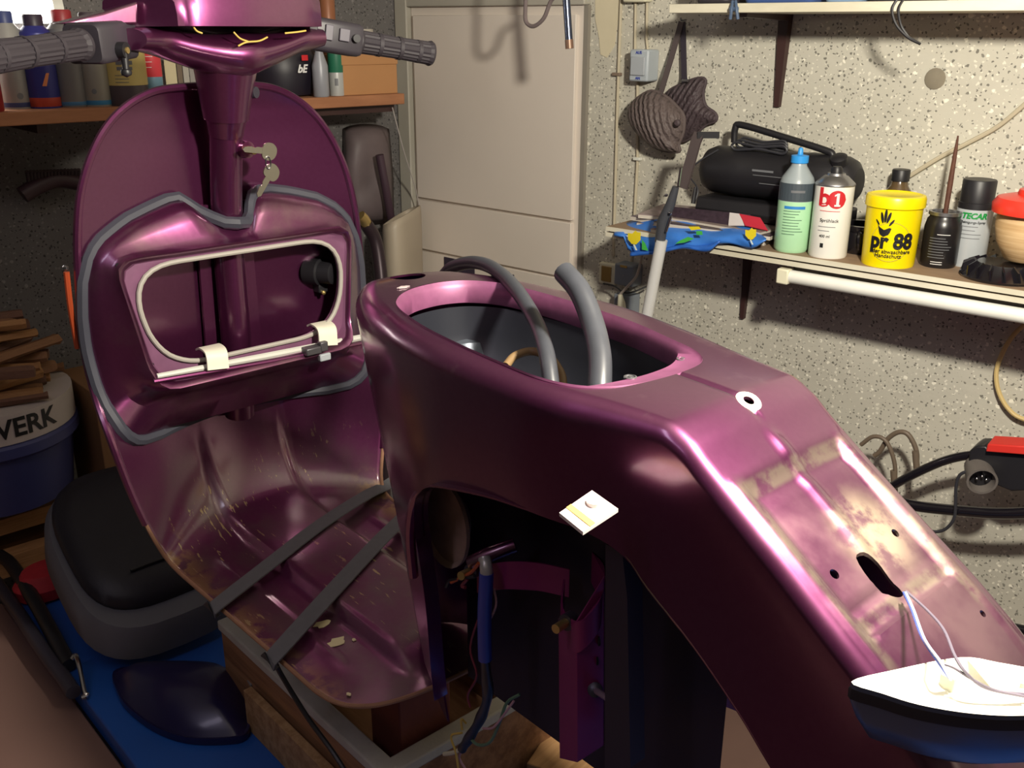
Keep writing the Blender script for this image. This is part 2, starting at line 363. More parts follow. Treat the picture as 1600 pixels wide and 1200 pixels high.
# ---- rear body shell
ZT = [(1.003, 1.215), (.995, 1.238), (.98, 1.255), (.955, 1.266), (.92, 1.270), (.8, 1.267), (.537, 1.260), (.455, 1.257), (.43, 1.247), (.41, 1.232), (.3125, 1.164), (.24, 1.114), (.205, 1.085), (.18, 1.045), (.165, .98), (.16, .9)]
WT = [(1.003, .002), (.999, .018), (.99, .034), (.975, .052), (.95, .074), (.92, .094), (.88, .114), (.84, .127), (.78, .137), (.7, .142), (.6, .130), (.52, .112), (.43, .097), (.35, .096), (.25, .098), (.2, .096), (.17, .088), (.16, .084)]
WTL = [(1.003, .002), (.999, .014), (.99, .026), (.975, .040), (.95, .057), (.92, .074), (.88, .093), (.84, .106), (.78, .120), (.7, .128), (.6, .126), (.55, .120), (.52, .112), (.43, .096), (.35, .095), (.25, .098), (.2, .096), (.17, .088), (.16, .084)]
WB = [(1.003, .002), (.99, .024), (.95, .050), (.9, .070), (.82, .096), (.7, .122), (.6, .128), (.5, .130), (.4, .130), (.25, .125), (.16, .105)]
ZB = [(1.003, .80), (.85, .80), (.7, .80), (.4, .84), (.2, .80), (.16, .80)]
RC = [(1.003, .025), (.95, .032), (.8, .028), (.6, .024), (.5, .020), (.43, .016), (.3, .016), (.16, .018)]
def smooth(t, a, b_): t = min(max((t-a)/(b_-a), 0), 1); return t*t*(3-2*t)
def tail_relief(x, y):
    # pressed panel on the sloping tail and a centre weld line
    d = 0.0
    if x < .42:
        inx = smooth(x, .268, .276)*(1-smooth(x, .386, .394)); hw = .066
        iny = 1-smooth(abs(y), hw-.004, hw+.004); d -= .0050*inx*iny
        grv = smooth(x, .372, .376)*(1-smooth(x, .380, .384))*iny; d -= .0016*grv
        d -= .0020*smooth(x, .286, .289)*(1-smooth(x, .292, .295))*iny*(1 if y > 0 else .3)
        d += .0035*smooth(x, .30, .33)*(1-smooth(x, .40, .42))*max(0, 1-abs(y)/.010)
        d += .0022*(smooth(abs(y), .070, .074)*(1-smooth(abs(y), .078, .082)))*(1-smooth(x, .385, .40))
    elif x < .515: d -= .0022*max(0, 1-abs(y-.0)/.004)*smooth(x, .42, .43)
    return d
def body_section(x, side=1, n_top=44, n_arc=9, n_fl=26):
    zt, wt, wb, zb, rc = (interp(x, t) for t in (ZT, WT if side < 0 else WTL, WB, ZB, RC)); rc = min(rc, wt*.8)
    half = []
    crown = .004
    for k in range(n_top//2+1):
        y = (wt-rc)*k/(n_top/2); half.append((y, zt-crown*(y/max(wt, .01))**2))
    z1 = zt-crown*((wt-rc)/max(wt, .01))**2
    for k in range(1, n_arc+1):
        t = math.pi/2*k/n_arc; half.append((wt-rc+rc*math.sin(t), z1-rc*(1-math.cos(t))))
    zs_ = z1-rc
    for k in range(1, n_fl+1):
        t = k/n_fl; z = zs_+(zb-zs_)*t; y = wt+(wb-wt)*smooth(t, 0, .75)*1.0; half.append((y, z))
    return half
xs = [1.003, 1.001, .998, .994, .988, .981, .972, .962, .95]+list(np.arange(.935, .46, -.012))+list(np.arange(.458, .255, -.0035))+list(np.arange(.253, .158, -.006))
rows = []
for x in xs:
    hs = body_section(x, 1); full = [(-y, z) for y, z in body_section(x, -1)[:0:-1]]+hs; row = []
    kf = smooth(x, .55, .98)
    for y, z in full:
        xx = x-kf*.24*max(0, 1.235-z); zz = z
        if abs(y) < .1 and z > interp(x, ZT)-.012: zz += tail_relief(x, y)
        row.append((xx, y, zz))
    rows.append(row)
b = MB(); b.rings(rows, close=False); me = b.mesh('body_shell'); bodyo = finish('body_shell', me, PLUMT, sco, world=False)
m = bodyo.modifiers.new('s', 'SOLIDIFY'); m.thickness = .0025; m.offset = -1
cutters = []
def cutter(mb):
    me = mb.mesh('cutter'); o = bpy.data.objects.new('cutter', me); COL.objects.link(o); o.matrix_world = sco.matrix_world; cutters.append(o)
    q = bodyo.modifiers.new('b', 'BOOLEAN'); q.object = o; q.operation = 'DIFFERENCE'; q.solver = 'EXACT'
bpy.context.view_layer.update()
OPEN = [(.886, .0), (.880, .030), (.862, .058), (.833, .078), (.769, .095), (.70, .103), (.63, .106), (.585, .105), (.555, .096), (.535, .080), (.521, .056), (.513, .02), (.512, -.012), (.516, -.036), (.526, -.052), (.545, -.064), (.58, -.072), (.651, -.085), (.755, -.087), (.83, -.078), (.868, -.055), (.883, -.028)]
OPEN = [tuple(p) for p in cr(OPEN, 5, True)]
cutter(MB().prism(OPEN, 1.20, 1.35))
BAY = [(.70, .70), (.738, .83), (.745, .87), (.752, .95), (.757, 1.03), (.750, 1.075), (.73, 1.103), (.70, 1.120), (.63, 1.135), (.566, 1.139), (.51, 1.139), (.472, 1.130), (.446, 1.111), (.394, 1.08), (.347, 1.046), (.315, 1.019), (.25, .965), (.2, .91), (.1, .70)]
BAYs = [BAY[0]]+[tuple(p) for p in cr(BAY[1:-1], 4)]+[BAY[-1]]
RXZ = Matrix(((1, 0, 0, 0), (0, 0, -1, 0), (0, 1, 0, 0), (0, 0, 0, 1)))    # prism xy -> xz, extrude -> -y
cutter(MB().prism(BAYs, -.35, -.055, RXZ))
hole = S(637, 430, z=1.270); cutter(MB().lathe([(.0215, 1.20), (.0215, 1.35)], 24, T_((hole[0], hole[1], 0))))
TN = Matrix.Rotation(-math.atan(.69), 4, 'Y')
for (px, py, r) in ((1310, 892, .0042), (1405, 828, .0038), (1537, 958, .003), (1262, 735, .002)):
    p = S(px, py, y=0)
    # on the tail plane
    rr = ray(px, py); rl = np.array([rr@ex, rr@ey, rr[2]]); c0 = np.array([(C-SO)@ex, (C-SO)@ey, H]); sg = (1.244-.693*.428-(c0[2]-.693*c0[0]))/(rl[2]-.693*rl[0]); p = c0+sg*rl
    if r > .0025: cutter(MB().lathe([(r, -.02), (r, .02)], 14, T_(p) @ TN))
def tailp(px, py):
    rr = ray(px, py); rl = np.array([rr@ex, rr@ey, rr[2]]); c0 = np.array([(C-SO)@ex, (C-SO)@ey, H]); sg = (1.241-.693*.428-(c0[2]-.693*c0[0]))/(rl[2]-.693*rl[0]); return c0+sg*rl
slot = [(.338, .014), (.330, .020), (.322, .017), (.300, -.002), (.283, -.006), (.278, -.002), (.285, .003), (.310, .008)]
cutter(MB().prism([tuple(p) for p in cr([tailp(x, y)[:2] for x, y in ((1338, 868), (1350, 861), (1372, 876), (1390, 900), (1411, 924), (1404, 931), (1385, 924), (1360, 903))], 3, True)], 1.05, 1.25))
ph = S(1170, 625, z=1.2525); cutter(MB().lathe([(.0045, 1.2), (.0045, 1.3)], 14, T_((ph[0], ph[1], 0))))
apply_mods(bodyo)
for o in cutters: bpy.data.objects.remove(o)
for p in bodyo.data.polygons: p.use_smooth = True
bodyo.data.set_sharp_from_angle(angle=math.radians(38))
# worn ring round the plug hole
part(MB().rings([[(ph[0]+r*math.cos(t), ph[1]+r*1.15*math.sin(t), interp(ph[0]+r*math.cos(t), ZT)-.0008+z) for t in np.linspace(0, 2*math.pi, 22, endpoint=False)] for r, z in ((.0047, 0), (.0047, .0009), (.0105, .0009), (.0112, -.001))]), 'bare_metal_ring', M('bare_cream', (232, 226, 205), .5), label='cream ring worn round a hole', ang=30)
# rim lip of the seat opening
oc = np.array([.69, .008])
def ring_of(sc, z, shx=0): return [(oc[0]+(p[0]-oc[0])*sc+shx*(1-smooth(p[0], .515, .575)), oc[1]+(p[1]-oc[1])*sc, z(p[0]) if callable(z) else z) for p in OPEN]
zd = lambda x: interp(x, ZT)
part(MB().rings([ring_of(1.004, lambda x: zd(x)-.0025), ring_of(.998, lambda x: zd(x)-.0005), ring_of(.985, lambda x: zd(x)-.004), ring_of(.970, lambda x: zd(x)-.008, .026), ring_of(.962, lambda x: zd(x)-.026, .026), ring_of(.970, lambda x: zd(x)-.027, .026)]), 'opening_lip', PINK, label='rubbed pinkish lip round seat opening', ang=60)
for px, py in ((985, 587), (1067, 559)):
    p = S(px, py, z=1.2535)
    part(MB().lathe([(.0062, 0), (.0062, .0012), (.0048, .0016), (.0048, .0004), (.0022, .0004), (.0022, .0018), (.0005, .0018)], 14, T_((p[0], p[1], 1.2515))), 'lip_screw', STEEL, label='steel screw boss')
# dark compartment inside the opening
TUBM = M('compartment_black', (44, 46, 54), .38, .35, .2, 18)
part(MB().rings([ring_of(.975, 1.238), ring_of(.95, 1.205), ring_of(.90, 1.165), ring_of(.78, 1.148), ring_of(.5, 1.146)], cap1=True), 'storage_compartment', TUBM, ang=60)
p1 = S(712, 450, y=-.055); p2 = S(735, 560, y=-.055)
part(MB().tube(cr([(p1[0], p1[1], 1.225), (p1[0]-.004, p1[1], 1.20), (p2[0]+.01, p2[1]+.005, 1.18), (p2[0], p2[1]+.01, 1.155)], 5), [.030]*5+[.026]*5+[.034]*6, 16), 'compartment_rib', M('rib_grey', (92, 98, 108), .4, .5))
p1 = S(640, 500, y=.078); p2 = S(715, 548, y=.07)
part(MB().tube(cr([(p1[0], p1[1], 1.226), ((p1[0]+p2[0])/2, (p1[1]+p2[1])/2, 1.224), (p2[0], p2[1], 1.20)], 5), .013, 12), 'compartment_ledge', M('rib_grey', (92, 98, 108), .4, .5))
# tab welded to the flank
q = [S(925, 766, y=.138), S(966, 795, y=.138), S(911, 831, y=.182), S(874, 801, y=.182)]
b = MB(); b.add([tuple(p) for p in q]+[(p[0], p[1], p[2]-.003) for p in q], [(0, 1, 2, 3), (7, 6, 5, 4), (0, 4, 5, 1), (1, 5, 6, 2), (2, 6, 7, 3), (3, 7, 4, 0)])
tab = part(b, 'flank_tab', M('tab_metal', (222, 208, 205), .5, .1, .2, 60), label='bare cream metal tab sticking out of the flank', ang=30)
cq = S(928, 787, y=.150); part(MB().lathe([(.006, -.002), (.0065, .002), (.004, .0042), (.001, .0046)], 14, T_((cq[0], cq[1], cq[2]+.0005))), 'rivet', M('tab_metal', (222, 208, 205)), tab)
ys_ = [.35*q[0]+.65*q[3], .35*q[1]+.65*q[2], .2*q[1]+.8*q[2], .2*q[0]+.8*q[3]]
part(MB().add([(p[0], p[1], p[2]+.0006) for p in ys_], [(0, 1, 2, 3)]), 'yellow_stain', M('stain_yellow', (222, 180, 90), .6), tab)
# ---- inner arch lining, recess, bracket in the bay
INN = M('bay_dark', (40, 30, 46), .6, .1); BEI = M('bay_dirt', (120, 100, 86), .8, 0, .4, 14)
def flank_y(x, z):
    zt, wt, wb, zb, rc = (interp(x, t) for t in (ZT, WT, WB, ZB, RC)); t = (z-(zt-rc))/(zb-(zt-rc)); return wt+(wb-wt)*smooth(t, 0, .75)
arch = [p for p in BAYs if .2 < p[0] and p[1] > .8]
def lipmesh(seg, d0, d1, th=.002):
    R = []
    for i, (x, z) in enumerate(seg):
        y = flank_y(x, z); R.append([(x, y-.001, z), (x, y-d1, z), (x, y-d1, z+th), (x, y-.001, z+th)])
    return MB().rings(R, True, True, True)
i0 = next(i for i, p in enumerate(arch) if p[0] < .58 and p[1] > 1.1); i1 = next(i for i, p in enumerate(arch) if p[0] < .43)
part(lipmesh(arch[:i0+1], 0, .020), 'bay_flange', PLUM, ang=30)
part(lipmesh(arch[i0:i1+1], 0, .035), 'bay_flange', BEI, label='dusty inner flange over the bay', ang=30)
part(lipmesh(arch[i1:], 0, .030), 'arch_flange', PLUMD, ang=30)
# bulkhead wall inside the bay with a dished recess
G = []
for i in range(30):
    row = []
    for j in range(26):
        x = .80-.38*j/25; z = 1.20-.42*i/29; y = .015
        dd = math.hypot((x-.715)/.05, (z-1.055)/.06); y -= .035*math.exp(-dd**2*1.2)
        row.append((x, y, z))
    G.append(row)
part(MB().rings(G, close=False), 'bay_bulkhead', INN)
dish = S(702, 815, y=.06)
part(MB().lathe([(.001, -.028), (.022, -.022), (.036, -.008), (.040, 0), (.043, .002), (.043, -.003)], 26, T_((dish[0], .068, dish[2]), rx=-math.pi/2+.0), sy=1.25), 'air_duct_dish', M('dish_dirt', (176, 146, 132), .7, 0, .5, 30), label='dusty dished duct mouth in the bay')
part(MB().tube(cr([S(646, 900, y=.10), S(641, 830, y=.105), S(652, 775, y=.108), S(690, 752, y=.108), S(745, 765, y=.108)], 5), .006, 8), 'duct_rim', PLUM)
# vertical gusset behind the post
q = [S(946, 850, y=.10), S(972, 862, y=.105), S(980, 935, y=.105), S(985, 1200, y=.105), S(945, 1200, y=.09)]
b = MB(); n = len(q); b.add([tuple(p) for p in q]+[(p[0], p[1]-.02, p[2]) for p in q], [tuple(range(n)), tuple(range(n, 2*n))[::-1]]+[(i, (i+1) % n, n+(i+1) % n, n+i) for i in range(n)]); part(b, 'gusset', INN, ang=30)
# bracket: bent post with two faces, horizontal band, clamp loop, bolts
post = [S(872, 965, y=.075), S(900, 972, y=.085), S(944, 900, y=.060)]
bot = [S(874, 1185, y=.075), S(902, 1192, y=.085), S(944, 1165, y=.060)]
def wall_strip(top, bot, th=.003):
    b = MB(); n = len(top); c = sum(np.array(p) for p in top)/n
    R = []
    for P in (top, bot):
        P = [np.array(p) for p in P]; inn = [p+(np.array([c[0], c[1]-.04, p[2]])-p)/np.linalg.norm(np.array([c[0], c[1]-.04, p[2]])-p)*th for p in P]
        R.append([tuple(p) for p in P]+[tuple(p) for p in inn[::-1]])
    return b.rings(R, True, True, True)
part(wall_strip(post, bot), 'bracket_post', M('plum_bracket', (128, 34, 92), .45, .2, .15, 30), ang=25, bevel=.001)
lt = [S(880, 905, y=.045), S(877, 950, y=.07), S(900, 972, y=.085), S(925, 955, y=.075), S(942, 925, y=.062), S(944, 885, y=.045), S(925, 862, y=.03)]
lt = cr(lt, 5); part(wall_strip(lt, [p-np.array([0, 0, .035]) for p in lt], .002), 'clamp_loop', M('plum_bracket', (128, 34, 92), .45, .2, .15, 30), ang=35)
bd = cr([S(745, 885, y=.075), S(790, 878, y=.070), S(840, 880, y=.05), S(890, 890, y=.035)], 5)
part(wall_strip(bd, [p-np.array([0, 0, .033]) for p in bd], .002), 'bracket_band', M('plum_bracket', (128, 34, 92), .45, .2, .15, 30), ang=35)
part(MB().tube([S(735, 880, y=.08), S(760, 868, y=.07), S(805, 852, y=.045)], [.008, .0085, .0085], 12), 'bracket_sleeve', PLUMD)
for (a, c_) in (((868, 983), (892, 968)), ((720, 900), (742, 890))):
    A = S(*a, y=.10); B = S(*c_, y=.075); bo = part(MB().tube([A, B], .0048, 12), 'bracket_bolt', BRASS, label='brass bolt end')
    part(MB().tube([A*.35+B*.65, B*1.1-A*.1], .0085, 14), 'washer', DSTEEL, bo)
A = S(930, 1078, y=.07); B = S(955, 1095, y=.085)
pin = part(MB().tube([A, B], [.0035, .003], 10), 'stop_pin', M('pin_metal', (150, 130, 150), .4, .5)); part(MB().lathe([(.0075, -.004), (.0075, .003), (.004, .005)], 14, T_(A, ry=.9, rz=2.2)), 'collar', DSTEEL, pin)
for px, py in ((936, 1002), (933, 1032)):
    p = S(px, py, y=.066); part(MB().lathe([(.0045, -.001), (.0045, .0006)], 12, T_(p, rz=-.6) @ Matrix.Rotation(math.pi/2, 4, 'X')), 'post_hole', M('hole_dark', (12, 9, 14), .9))
# wiring bundle
wb_ = cr([S(757, 872, y=.085), S(760, 895, y=.09), S(757, 960, y=.092), S(758, 1030, y=.092), S(762, 1085, y=.09), S(752, 1120, y=.085), S(735, 1150, y=.08), S(722, 1170, y=.08)], 6)
har = part(MB().tube(wb_, [.006+.0018*math.sin(i*.9)*.4 for i in range(len(wb_))], 10), 'wiring_loom', M('loom_black', (48, 46, 54), .35, .1, .3, 60))
part(MB().tube(wb_[6:19], .0078, 10), 'blue_tape', M('tape_blue', (48, 62, 150), .35), har, label='blue tape round the wiring loom')
part(MB().tube(wb_[:8], .0070, 10), 'foil_sleeve', M('foil', (190, 185, 180), .35, .4), har)
def wire(pts, r, mat, name='wire', parent=None): return part(MB().tube(cr(pts, 5), r, 7), name, mat, parent or har)
wg, wr, wy, wp = M('wire_green', (92, 120, 96), .5), M('wire_red', (120, 44, 58), .5), M('wire_yellow', (200, 170, 80), .5), M('wire_pink', (180, 140, 150), .5)
wire([S(733, 1150, y=.08), S(745, 1163, y=.085), S(765, 1160, y=.085), S(780, 1130, y=.08), S(792, 1098, y=.07), S(812, 1085, y=.06)], .0018, wg)
wire([S(755, 1138, y=.085), S(770, 1137, y=.085), S(785, 1120, y=.08), S(803, 1095, y=.07)], .0014, wp)
wire([S(757, 940, y=.085), S(735, 1010, y=.08), S(745, 1055, y=.082), S(731, 1085, y=.08), S(735, 1105, y=.08)], .0013, wr)
wire([S(772, 920, y=.08), S(775, 945, y=.082), S(765, 970, y=.085)], .0014, wp)
wire([S(728, 1130, y=.08), S(721, 1124, y=.085), S(722, 1140, y=.085)], .0014, wy)
wire([S(722, 1145, y=.08), S(705, 1150, y=.085), S(712, 1175, y=.085), S(716, 1200, y=.085)], .0014, wy)
wire([S(724, 1170, y=.08), S(718, 1185, y=.08), S(733, 1210, y=.08)], .0014, wp)
wire([S(722, 1170, y=.08), S(708, 1176, y=.085), S(694, 1178, y=.088)], .0028, M('lug', (190, 184, 160), .5), 'cable_lug')
for pts, m_ in ((((742, 900), (715, 905), (702, 908), (697, 917)), BLACK), (((730, 905), (722, 915), (727, 918)), wr), (((748, 880), (735, 895), (705, 910)), M('wire_orange', (170, 80, 40), .5))): wire([S(x, y, y=.095) for x, y in pts], .002, m_)
# ---- legshield and floorboard (one pressed sheet)
PROF = [  # x edge, z, half width, forward bulge at centre
    (1.384, 1.4705, .012, .000), (1.384, 1.4695, .05, .004), (1.384, 1.466, .085, .008), (1.383, 1.456, .115, .013), (1.382, 1.44, .142, .018), (1.381, 1.42, .164, .021), (1.380, 1.396, .182, .024), (1.379, 1.365, .199, .026), (1.378, 1.325, .214, .028),
    (1.377, 1.27, .225, .03), (1.378, 1.21, .231, .03), (1.381, 1.125, .236, .03), (1.367, 1.052, .235, .048), (1.328, .995, .235, .090), (1.314, .925, .225, .105), (1.305, .862, .211, .095), (1.293, .815, .197, .068), (1.270, .794, .189, .030), (1.22, .788, .185, .006), (1.15, .787, .183, 0), (1.05, .785, .180, 0), (.95, .784, .178, 0), (.89, .783, .176, 0), (.86, .783, .168, 0), (.84, .783, .154, 0), (.824, .783, .131, 0), (.813, .783, .095, 0), (.807, .783, .05, 0), (.805, .783, .012, 0)]
PR = cr(PROF, 4)
rows = []; edgeL = []; edgeR = []
for i, (x, z, hw_, bl) in enumerate(PR):
    row = []
    fl = smooth(-z, -1.0, -.80); isfl = smooth(-z, -.83, -.79)
    for j in range(61):
        t = -1+2*j/60; y = hw_*t; tn = (1-smooth(abs(y), .060, .078))*fl*smooth(x, .83, .9)
        cs = bl*(1-t*t); ridge = (1-smooth(abs(abs(y)-.125), .004, .010))*isfl*.003*smooth(x, .9, .95)*(1-smooth(x, 1.2, 1.25))
        row.append((x+cs-tn*.016*(1-isfl), y, z+tn*.016*isfl+ridge))
    rows.append(row); edgeL.append((x, hw_, z)); edgeR.append((x, -hw_, z))
b = MB().rings(rows, close=False); me = b.mesh('leg_shield'); ls = finish('leg_shield', me, PLUMF, sco, world=False); m = ls.modifiers.new('s', 'SOLIDIFY'); m.thickness = .002; m.offset = 0
rim = [p for p in edgeR[::-1]]+[p for p in edgeL]
upper = [p for p in rim if p[2] > .86]
part(MB().tube(upper, .0055, 8), 'shield_rim', PLUM)
low = [p for p in edgeL if p[2] <= .87]+[p for p in edgeR[::-1] if p[2] <= .87]
part(MB().tube(low, .003, 8), 'floor_edge', M('rusty_edge', (150, 110, 86), .8, 0, .4, 40))
# cream bare patches, orange side marker, floor screws
chip = M('bare_patch', (226, 214, 170), .7, 0, .08, 40)
def surf_patch(px, py, ax, v, w_, h_, seed, zz=None, name='bare_patch', mt=None):
    random.seed(seed); p = S(px, py, **{ax: v}); n = 14; b = MB()
    pts = [(w_*random.uniform(.6, 1.15)*math.cos(2*math.pi*k/n), h_*random.uniform(.6, 1.15)*math.sin(2*math.pi*k/n)) for k in range(n)]
    T = T_(p) if ax == 'z' else T_(p) @ Matrix.Rotation(-math.pi/2, 4, 'Y')
    b.prism(pts, 0, .0008, T); return part(b, name, mt or chip, ang=20)
surf_patch(504, 975, 'z', .7855, .009, .014, 1); surf_patch(525, 1004, 'z', .7855, .009, .018, 2)
surf_patch(418, 798, 'z', .806, .008, .006, 3, mt=M('dried_putty', (132, 128, 132), .8)); surf_patch(212, 731, 'x', 1.388, .011, .008, 4)
for k, (px, py, s_) in enumerate(((307, 887, .005), (320, 890, .004), (338, 883, .003), (350, 880, .0045), (311, 896, .003), (472, 963, .003), (444, 940, .004), (412, 912, .004), (440, 925, .005), (545, 1085, .004), (553, 1000, .004))):
    surf_patch(px, py, 'z', .7856, s_, s_*.7, 20+k, name='paint_chip')
part(MB().tube(cr([(1.381+.004, .242, 1.232), (1.385, .244, 1.18), (1.392, .241, 1.12)], 6), .0042, 8), 'side_reflector', M('orange_reflector', (160, 66, 34), .4), label='narrow orange reflector strip')
part(MB().lathe([(.0001, -.004), (.004, -.002), (.004, .002), (.0001, .004)], 10, T_((1.384, .243, 1.238))), 'rim_screw', CHR)
# ---- column, glovebox
colpts = [(1.405, 0, .95), (1.392, 0, 1.09), (1.388, 0, 1.22), (1.378, 0, 1.308), (1.357, 0, 1.415)]
part(MB().tube(cr(colpts, 6), .0235, 24), 'steering_column', PLUM)
for sgn in (-1, 1):
    part(MB().strip(cr([(1.408, sgn*.040, .98), (1.402, sgn*.038, 1.09), (1.398, sgn*.036, 1.22), (1.392, sgn*.034, 1.30)], 5), (0, 1, 0), .009, .006), 'column_web', PLUM)
part(MB().tube([(1.3595, 0, 1.402), (1.356, 0, 1.418), (1.353, 0, 1.432)], [.0245, .0275, .0310], 24), 'column_collar', PLUM)
part(MB().tube(cr([(1.354, 0, 1.425), (1.350, 0, 1.455), (1.345, 0, 1.485), (1.34, 0, 1.512)], 5), list(np.linspace(.032, .047, 16)), 24), 'headset_stem', PLUM)
part(MB().tube([(1.336, -.030, 1.462), (1.325, -.036, 1.462)], [.009, .008], 14), 'stem_bolt', DSTEEL)
FX = lambda z: 1.330+(z-1.15)*.10        # glovebox face plane
N = 88
sealL = [(-.001, 1.274), (.012, 1.2755), (.019, 1.277), (.047, 1.295), (.066, 1.314), (.076, 1.3155), (.11, 1.306), (.152, 1.293), (.19, 1.273), (.21, 1.255), (.226, 1.215), (.232, 1.17), (.233, 1.125), (.230, 1.07), (.224, 1.03), (.212, .996), (.19, .974), (.15, .966), (.08, .965), (0, .965)]
sealR = [(-.001, 1.274), (-.022, 1.272), (-.033, 1.282), (-.038, 1.302), (-.05, 1.311), (-.07, 1.313), (-.115, 1.304), (-.159, 1.291), (-.19, 1.272), (-.207, 1.252), (-.222, 1.215), (-.229, 1.17), (-.231, 1.125), (-.228, 1.07), (-.222, 1.03), (-.21, .996), (-.19, .974), (-.15, .966), (-.08, .965), (0, .965)]
sealp = [np.array(p) for p in sealL]+[np.array(p) for p in sealR[-2:0:-1]]
def resample(poly, n):
    P = [np.array(p, float) for p in poly]; P.append(P[0]); d = np.cumsum([0]+[np.linalg.norm(P[i+1]-P[i]) for i in range(len(P)-1)]); out = []
    for k in range(n):
        s = d[-1]*k/n; i = min(np.searchsorted(d, s, side='right')-1, len(P)-2); out.append(P[i]+(P[i+1]-P[i])*((s-d[i])/(d[i+1]-d[i])))
    return out
seal = resample(sealp, N)
def angular(poly, ref, cen):
    # resample poly to the polar angles of ref about cen
    out = []; c = np.array(cen)
    for p in ref:
        d = p-c; d = d/np.linalg.norm(d); best = None
        for i in range(len(poly)):
            a = np.array(poly[i])-c; e = np.array(poly[(i+1) % len(poly)])-np.array(poly[i]); den = d[0]*e[1]-d[1]*e[0]
            if abs(den) < 1e-12: continue
            t = (a[0]*e[1]-a[1]*e[0])/den; u = (a[0]*d[1]-a[1]*d[0])/den
            if t > 0 and -1e-6 <= u <= 1+1e-6 and (best is None or t > best): best = t
        out.append(c+d*(best or .1))
    return out
def trap(wt_, wb_, zt_, zb_, r): # rounded trapezoid, y/z
    cs = [(wt_, zt_), (-wt_, zt_), (-wb_, zb_), (wb_, zb_)]; out = []
    for i in range(4):
        p = np.array(cs[i]); a = np.array(cs[i-1])-p; c_ = np.array(cs[(i+1) % 4])-p; a = a/np.linalg.norm(a); c_ = c_/np.linalg.norm(c_)
        for k in range(9):
            t = k/8; out.append((1-t)**2*(p+a*r)+2*t*(1-t)*p+t*t*(p+c_*r))
    return out
cen = (0, 1.15)
face_o = angular(trap(.193, .165, 1.248, 1.058, .030), seal, cen); face_i = angular(trap(.184, .156, 1.238, 1.070, .03), seal, cen); hole_o = angular(trap(.178, .150, 1.233, 1.083, .075), seal, cen)
def mixr(A, B, t): return [a*(1-t)+b_*t for a, b_ in zip(A, B)]
def ring3(P, xf): return [(xf(p[1]) if callable(xf) else xf, p[0], p[1]) for p in P]
def shx(p, off):
    hw_ = interp(p[1], [(q[1], q[2]) for q in PROF[:16]]); t = min(1, abs(p[0])/hw_); return interp(p[1], [(q[1], q[0]) for q in PROF[:16]])+interp(p[1], [(q[1], q[3]) for q in PROF[:16]])*(1-t*t)-off
def ring4(P, off, cap=9): return [(min(cap, shx(p, off))-(.052*math.exp(-(p[0]/.045)**2) if off < .01 else 0)*smooth(p[1], 1.2, 1.25), p[0], p[1]) for p in P]
low_x = lambda z: FX(z)-.018*smooth(-z, -1.10, -1.06)
R = [ring4(seal, -.002), ring4(mixr(seal, face_o, .10), .012, 1.372), ring4(mixr(seal, face_o, .45), .022, 1.356), ring3(mixr(seal, face_o, .80), lambda z: FX(z)+.012), ring3(mixr(seal, face_o, .97), lambda z: low_x(z)+.002), ring3(face_o, low_x), ring3(mixr(face_o, face_i, .7), lambda z: low_x(z)+.003)]
R2 = R
RF = [ring3(mixr(face_o, face_i, .7), lambda z: low_x(z)+.003), ring3(face_i, lambda z: FX(z)+.006), ring3(mixr(face_i, hole_o, .5), lambda z: FX(z)+.006), ring3(hole_o, lambda z: FX(z)+.007), ring3(hole_o, lambda z: FX(z)+.016)]
g = MB().rings(R2); me = g.mesh('glovebox_body'); gb = finish('glovebox_body', me, mat_plum('plum_glovebox', .35), sco, world=False, ang=50); m = gb.modifiers.new('s', 'SOLIDIFY'); m.thickness = .0015; m.offset = 0
part(MB().rings(RF), 'face_plate', M('face_plate_rubbed', (122, 78, 108), .45, .25, .25, 40), gb, label='rubbed pinkish plate round the glovebox mouth', ang=40)
part(MB().tube([(x, y, z) for x, y, z in ring3(hole_o, lambda z: FX(z)+.004)], .0037, 8, closed=True), 'gasket', M('gasket_cream', (168, 162, 154), .6), gb, label='cream rubber gasket round the glovebox mouth')
part(MB().tube(ring4(seal, .004), .0095, 8, closed=True, flat=1.0), 'rubber_seal', RUB, gb, label='grey rubber edging strip')
for px, py in ((189, 417), (533, 363), (235, 569)):
    p = S(px, py, x=1.334); p[0] = FX(p[2])+.0055; part(MB().lathe([(.0035, -.0008), (.0035, .0008)], 12, T_(p, ry=math.pi/2)), 'screw_hole', M('hole_dark', (12, 9, 14), .9), gb)
# lower sill strip, clips and latch
a1, a2 = S(245, 588, x=1.315), S(566, 527, x=1.315)
part(MB().tube([a1, (a1+a2)/2+np.array([0, 0, -.001]), a2], [.004, .0055, .0055], 8), 'sill_strip', M('sill_white', (205, 205, 196), .4), gb)
a1, a2 = S(240, 596, x=1.308), S(568, 536, x=1.308); part(MB().tube([a1, (a1+a2)/2+np.array([0, 0, -.002]), a2], .0035, 8), 'sill_edge', PLUM, gb)
for px, py in ((333, 541), (505, 504)):
    t0 = S(px-6, py+3, x=1.336); t2 = S(px+8, py+36, x=1.300); t1 = (t0+t2)/2+np.array([-.010, 0, .012])
    part(MB().strip(cr([t0+np.array([.012, 0, -.002]), t0+np.array([-.002, 0, .003]), t1, t2], 6), (0, 1, 0), .0165, .003), 'glovebox_clip', M('clip_cream', (226, 222, 204), .45), gb, label='cream plastic hinge clip')
p = S(487, 547, x=1.303); la = part(MB().box(p, (.018, .028, .012)).box(p+np.array([-.004, -.018, .004]), (.012, .014, .016)), 'latch', M('latch_grey', (90, 88, 92), .4, .5), gb, bevel=.002); part(MB().box(p+np.array([0, -.022, -.016]), (.01, .02, .012)), 'latch_tongue', GREYP, la, bevel=.002)
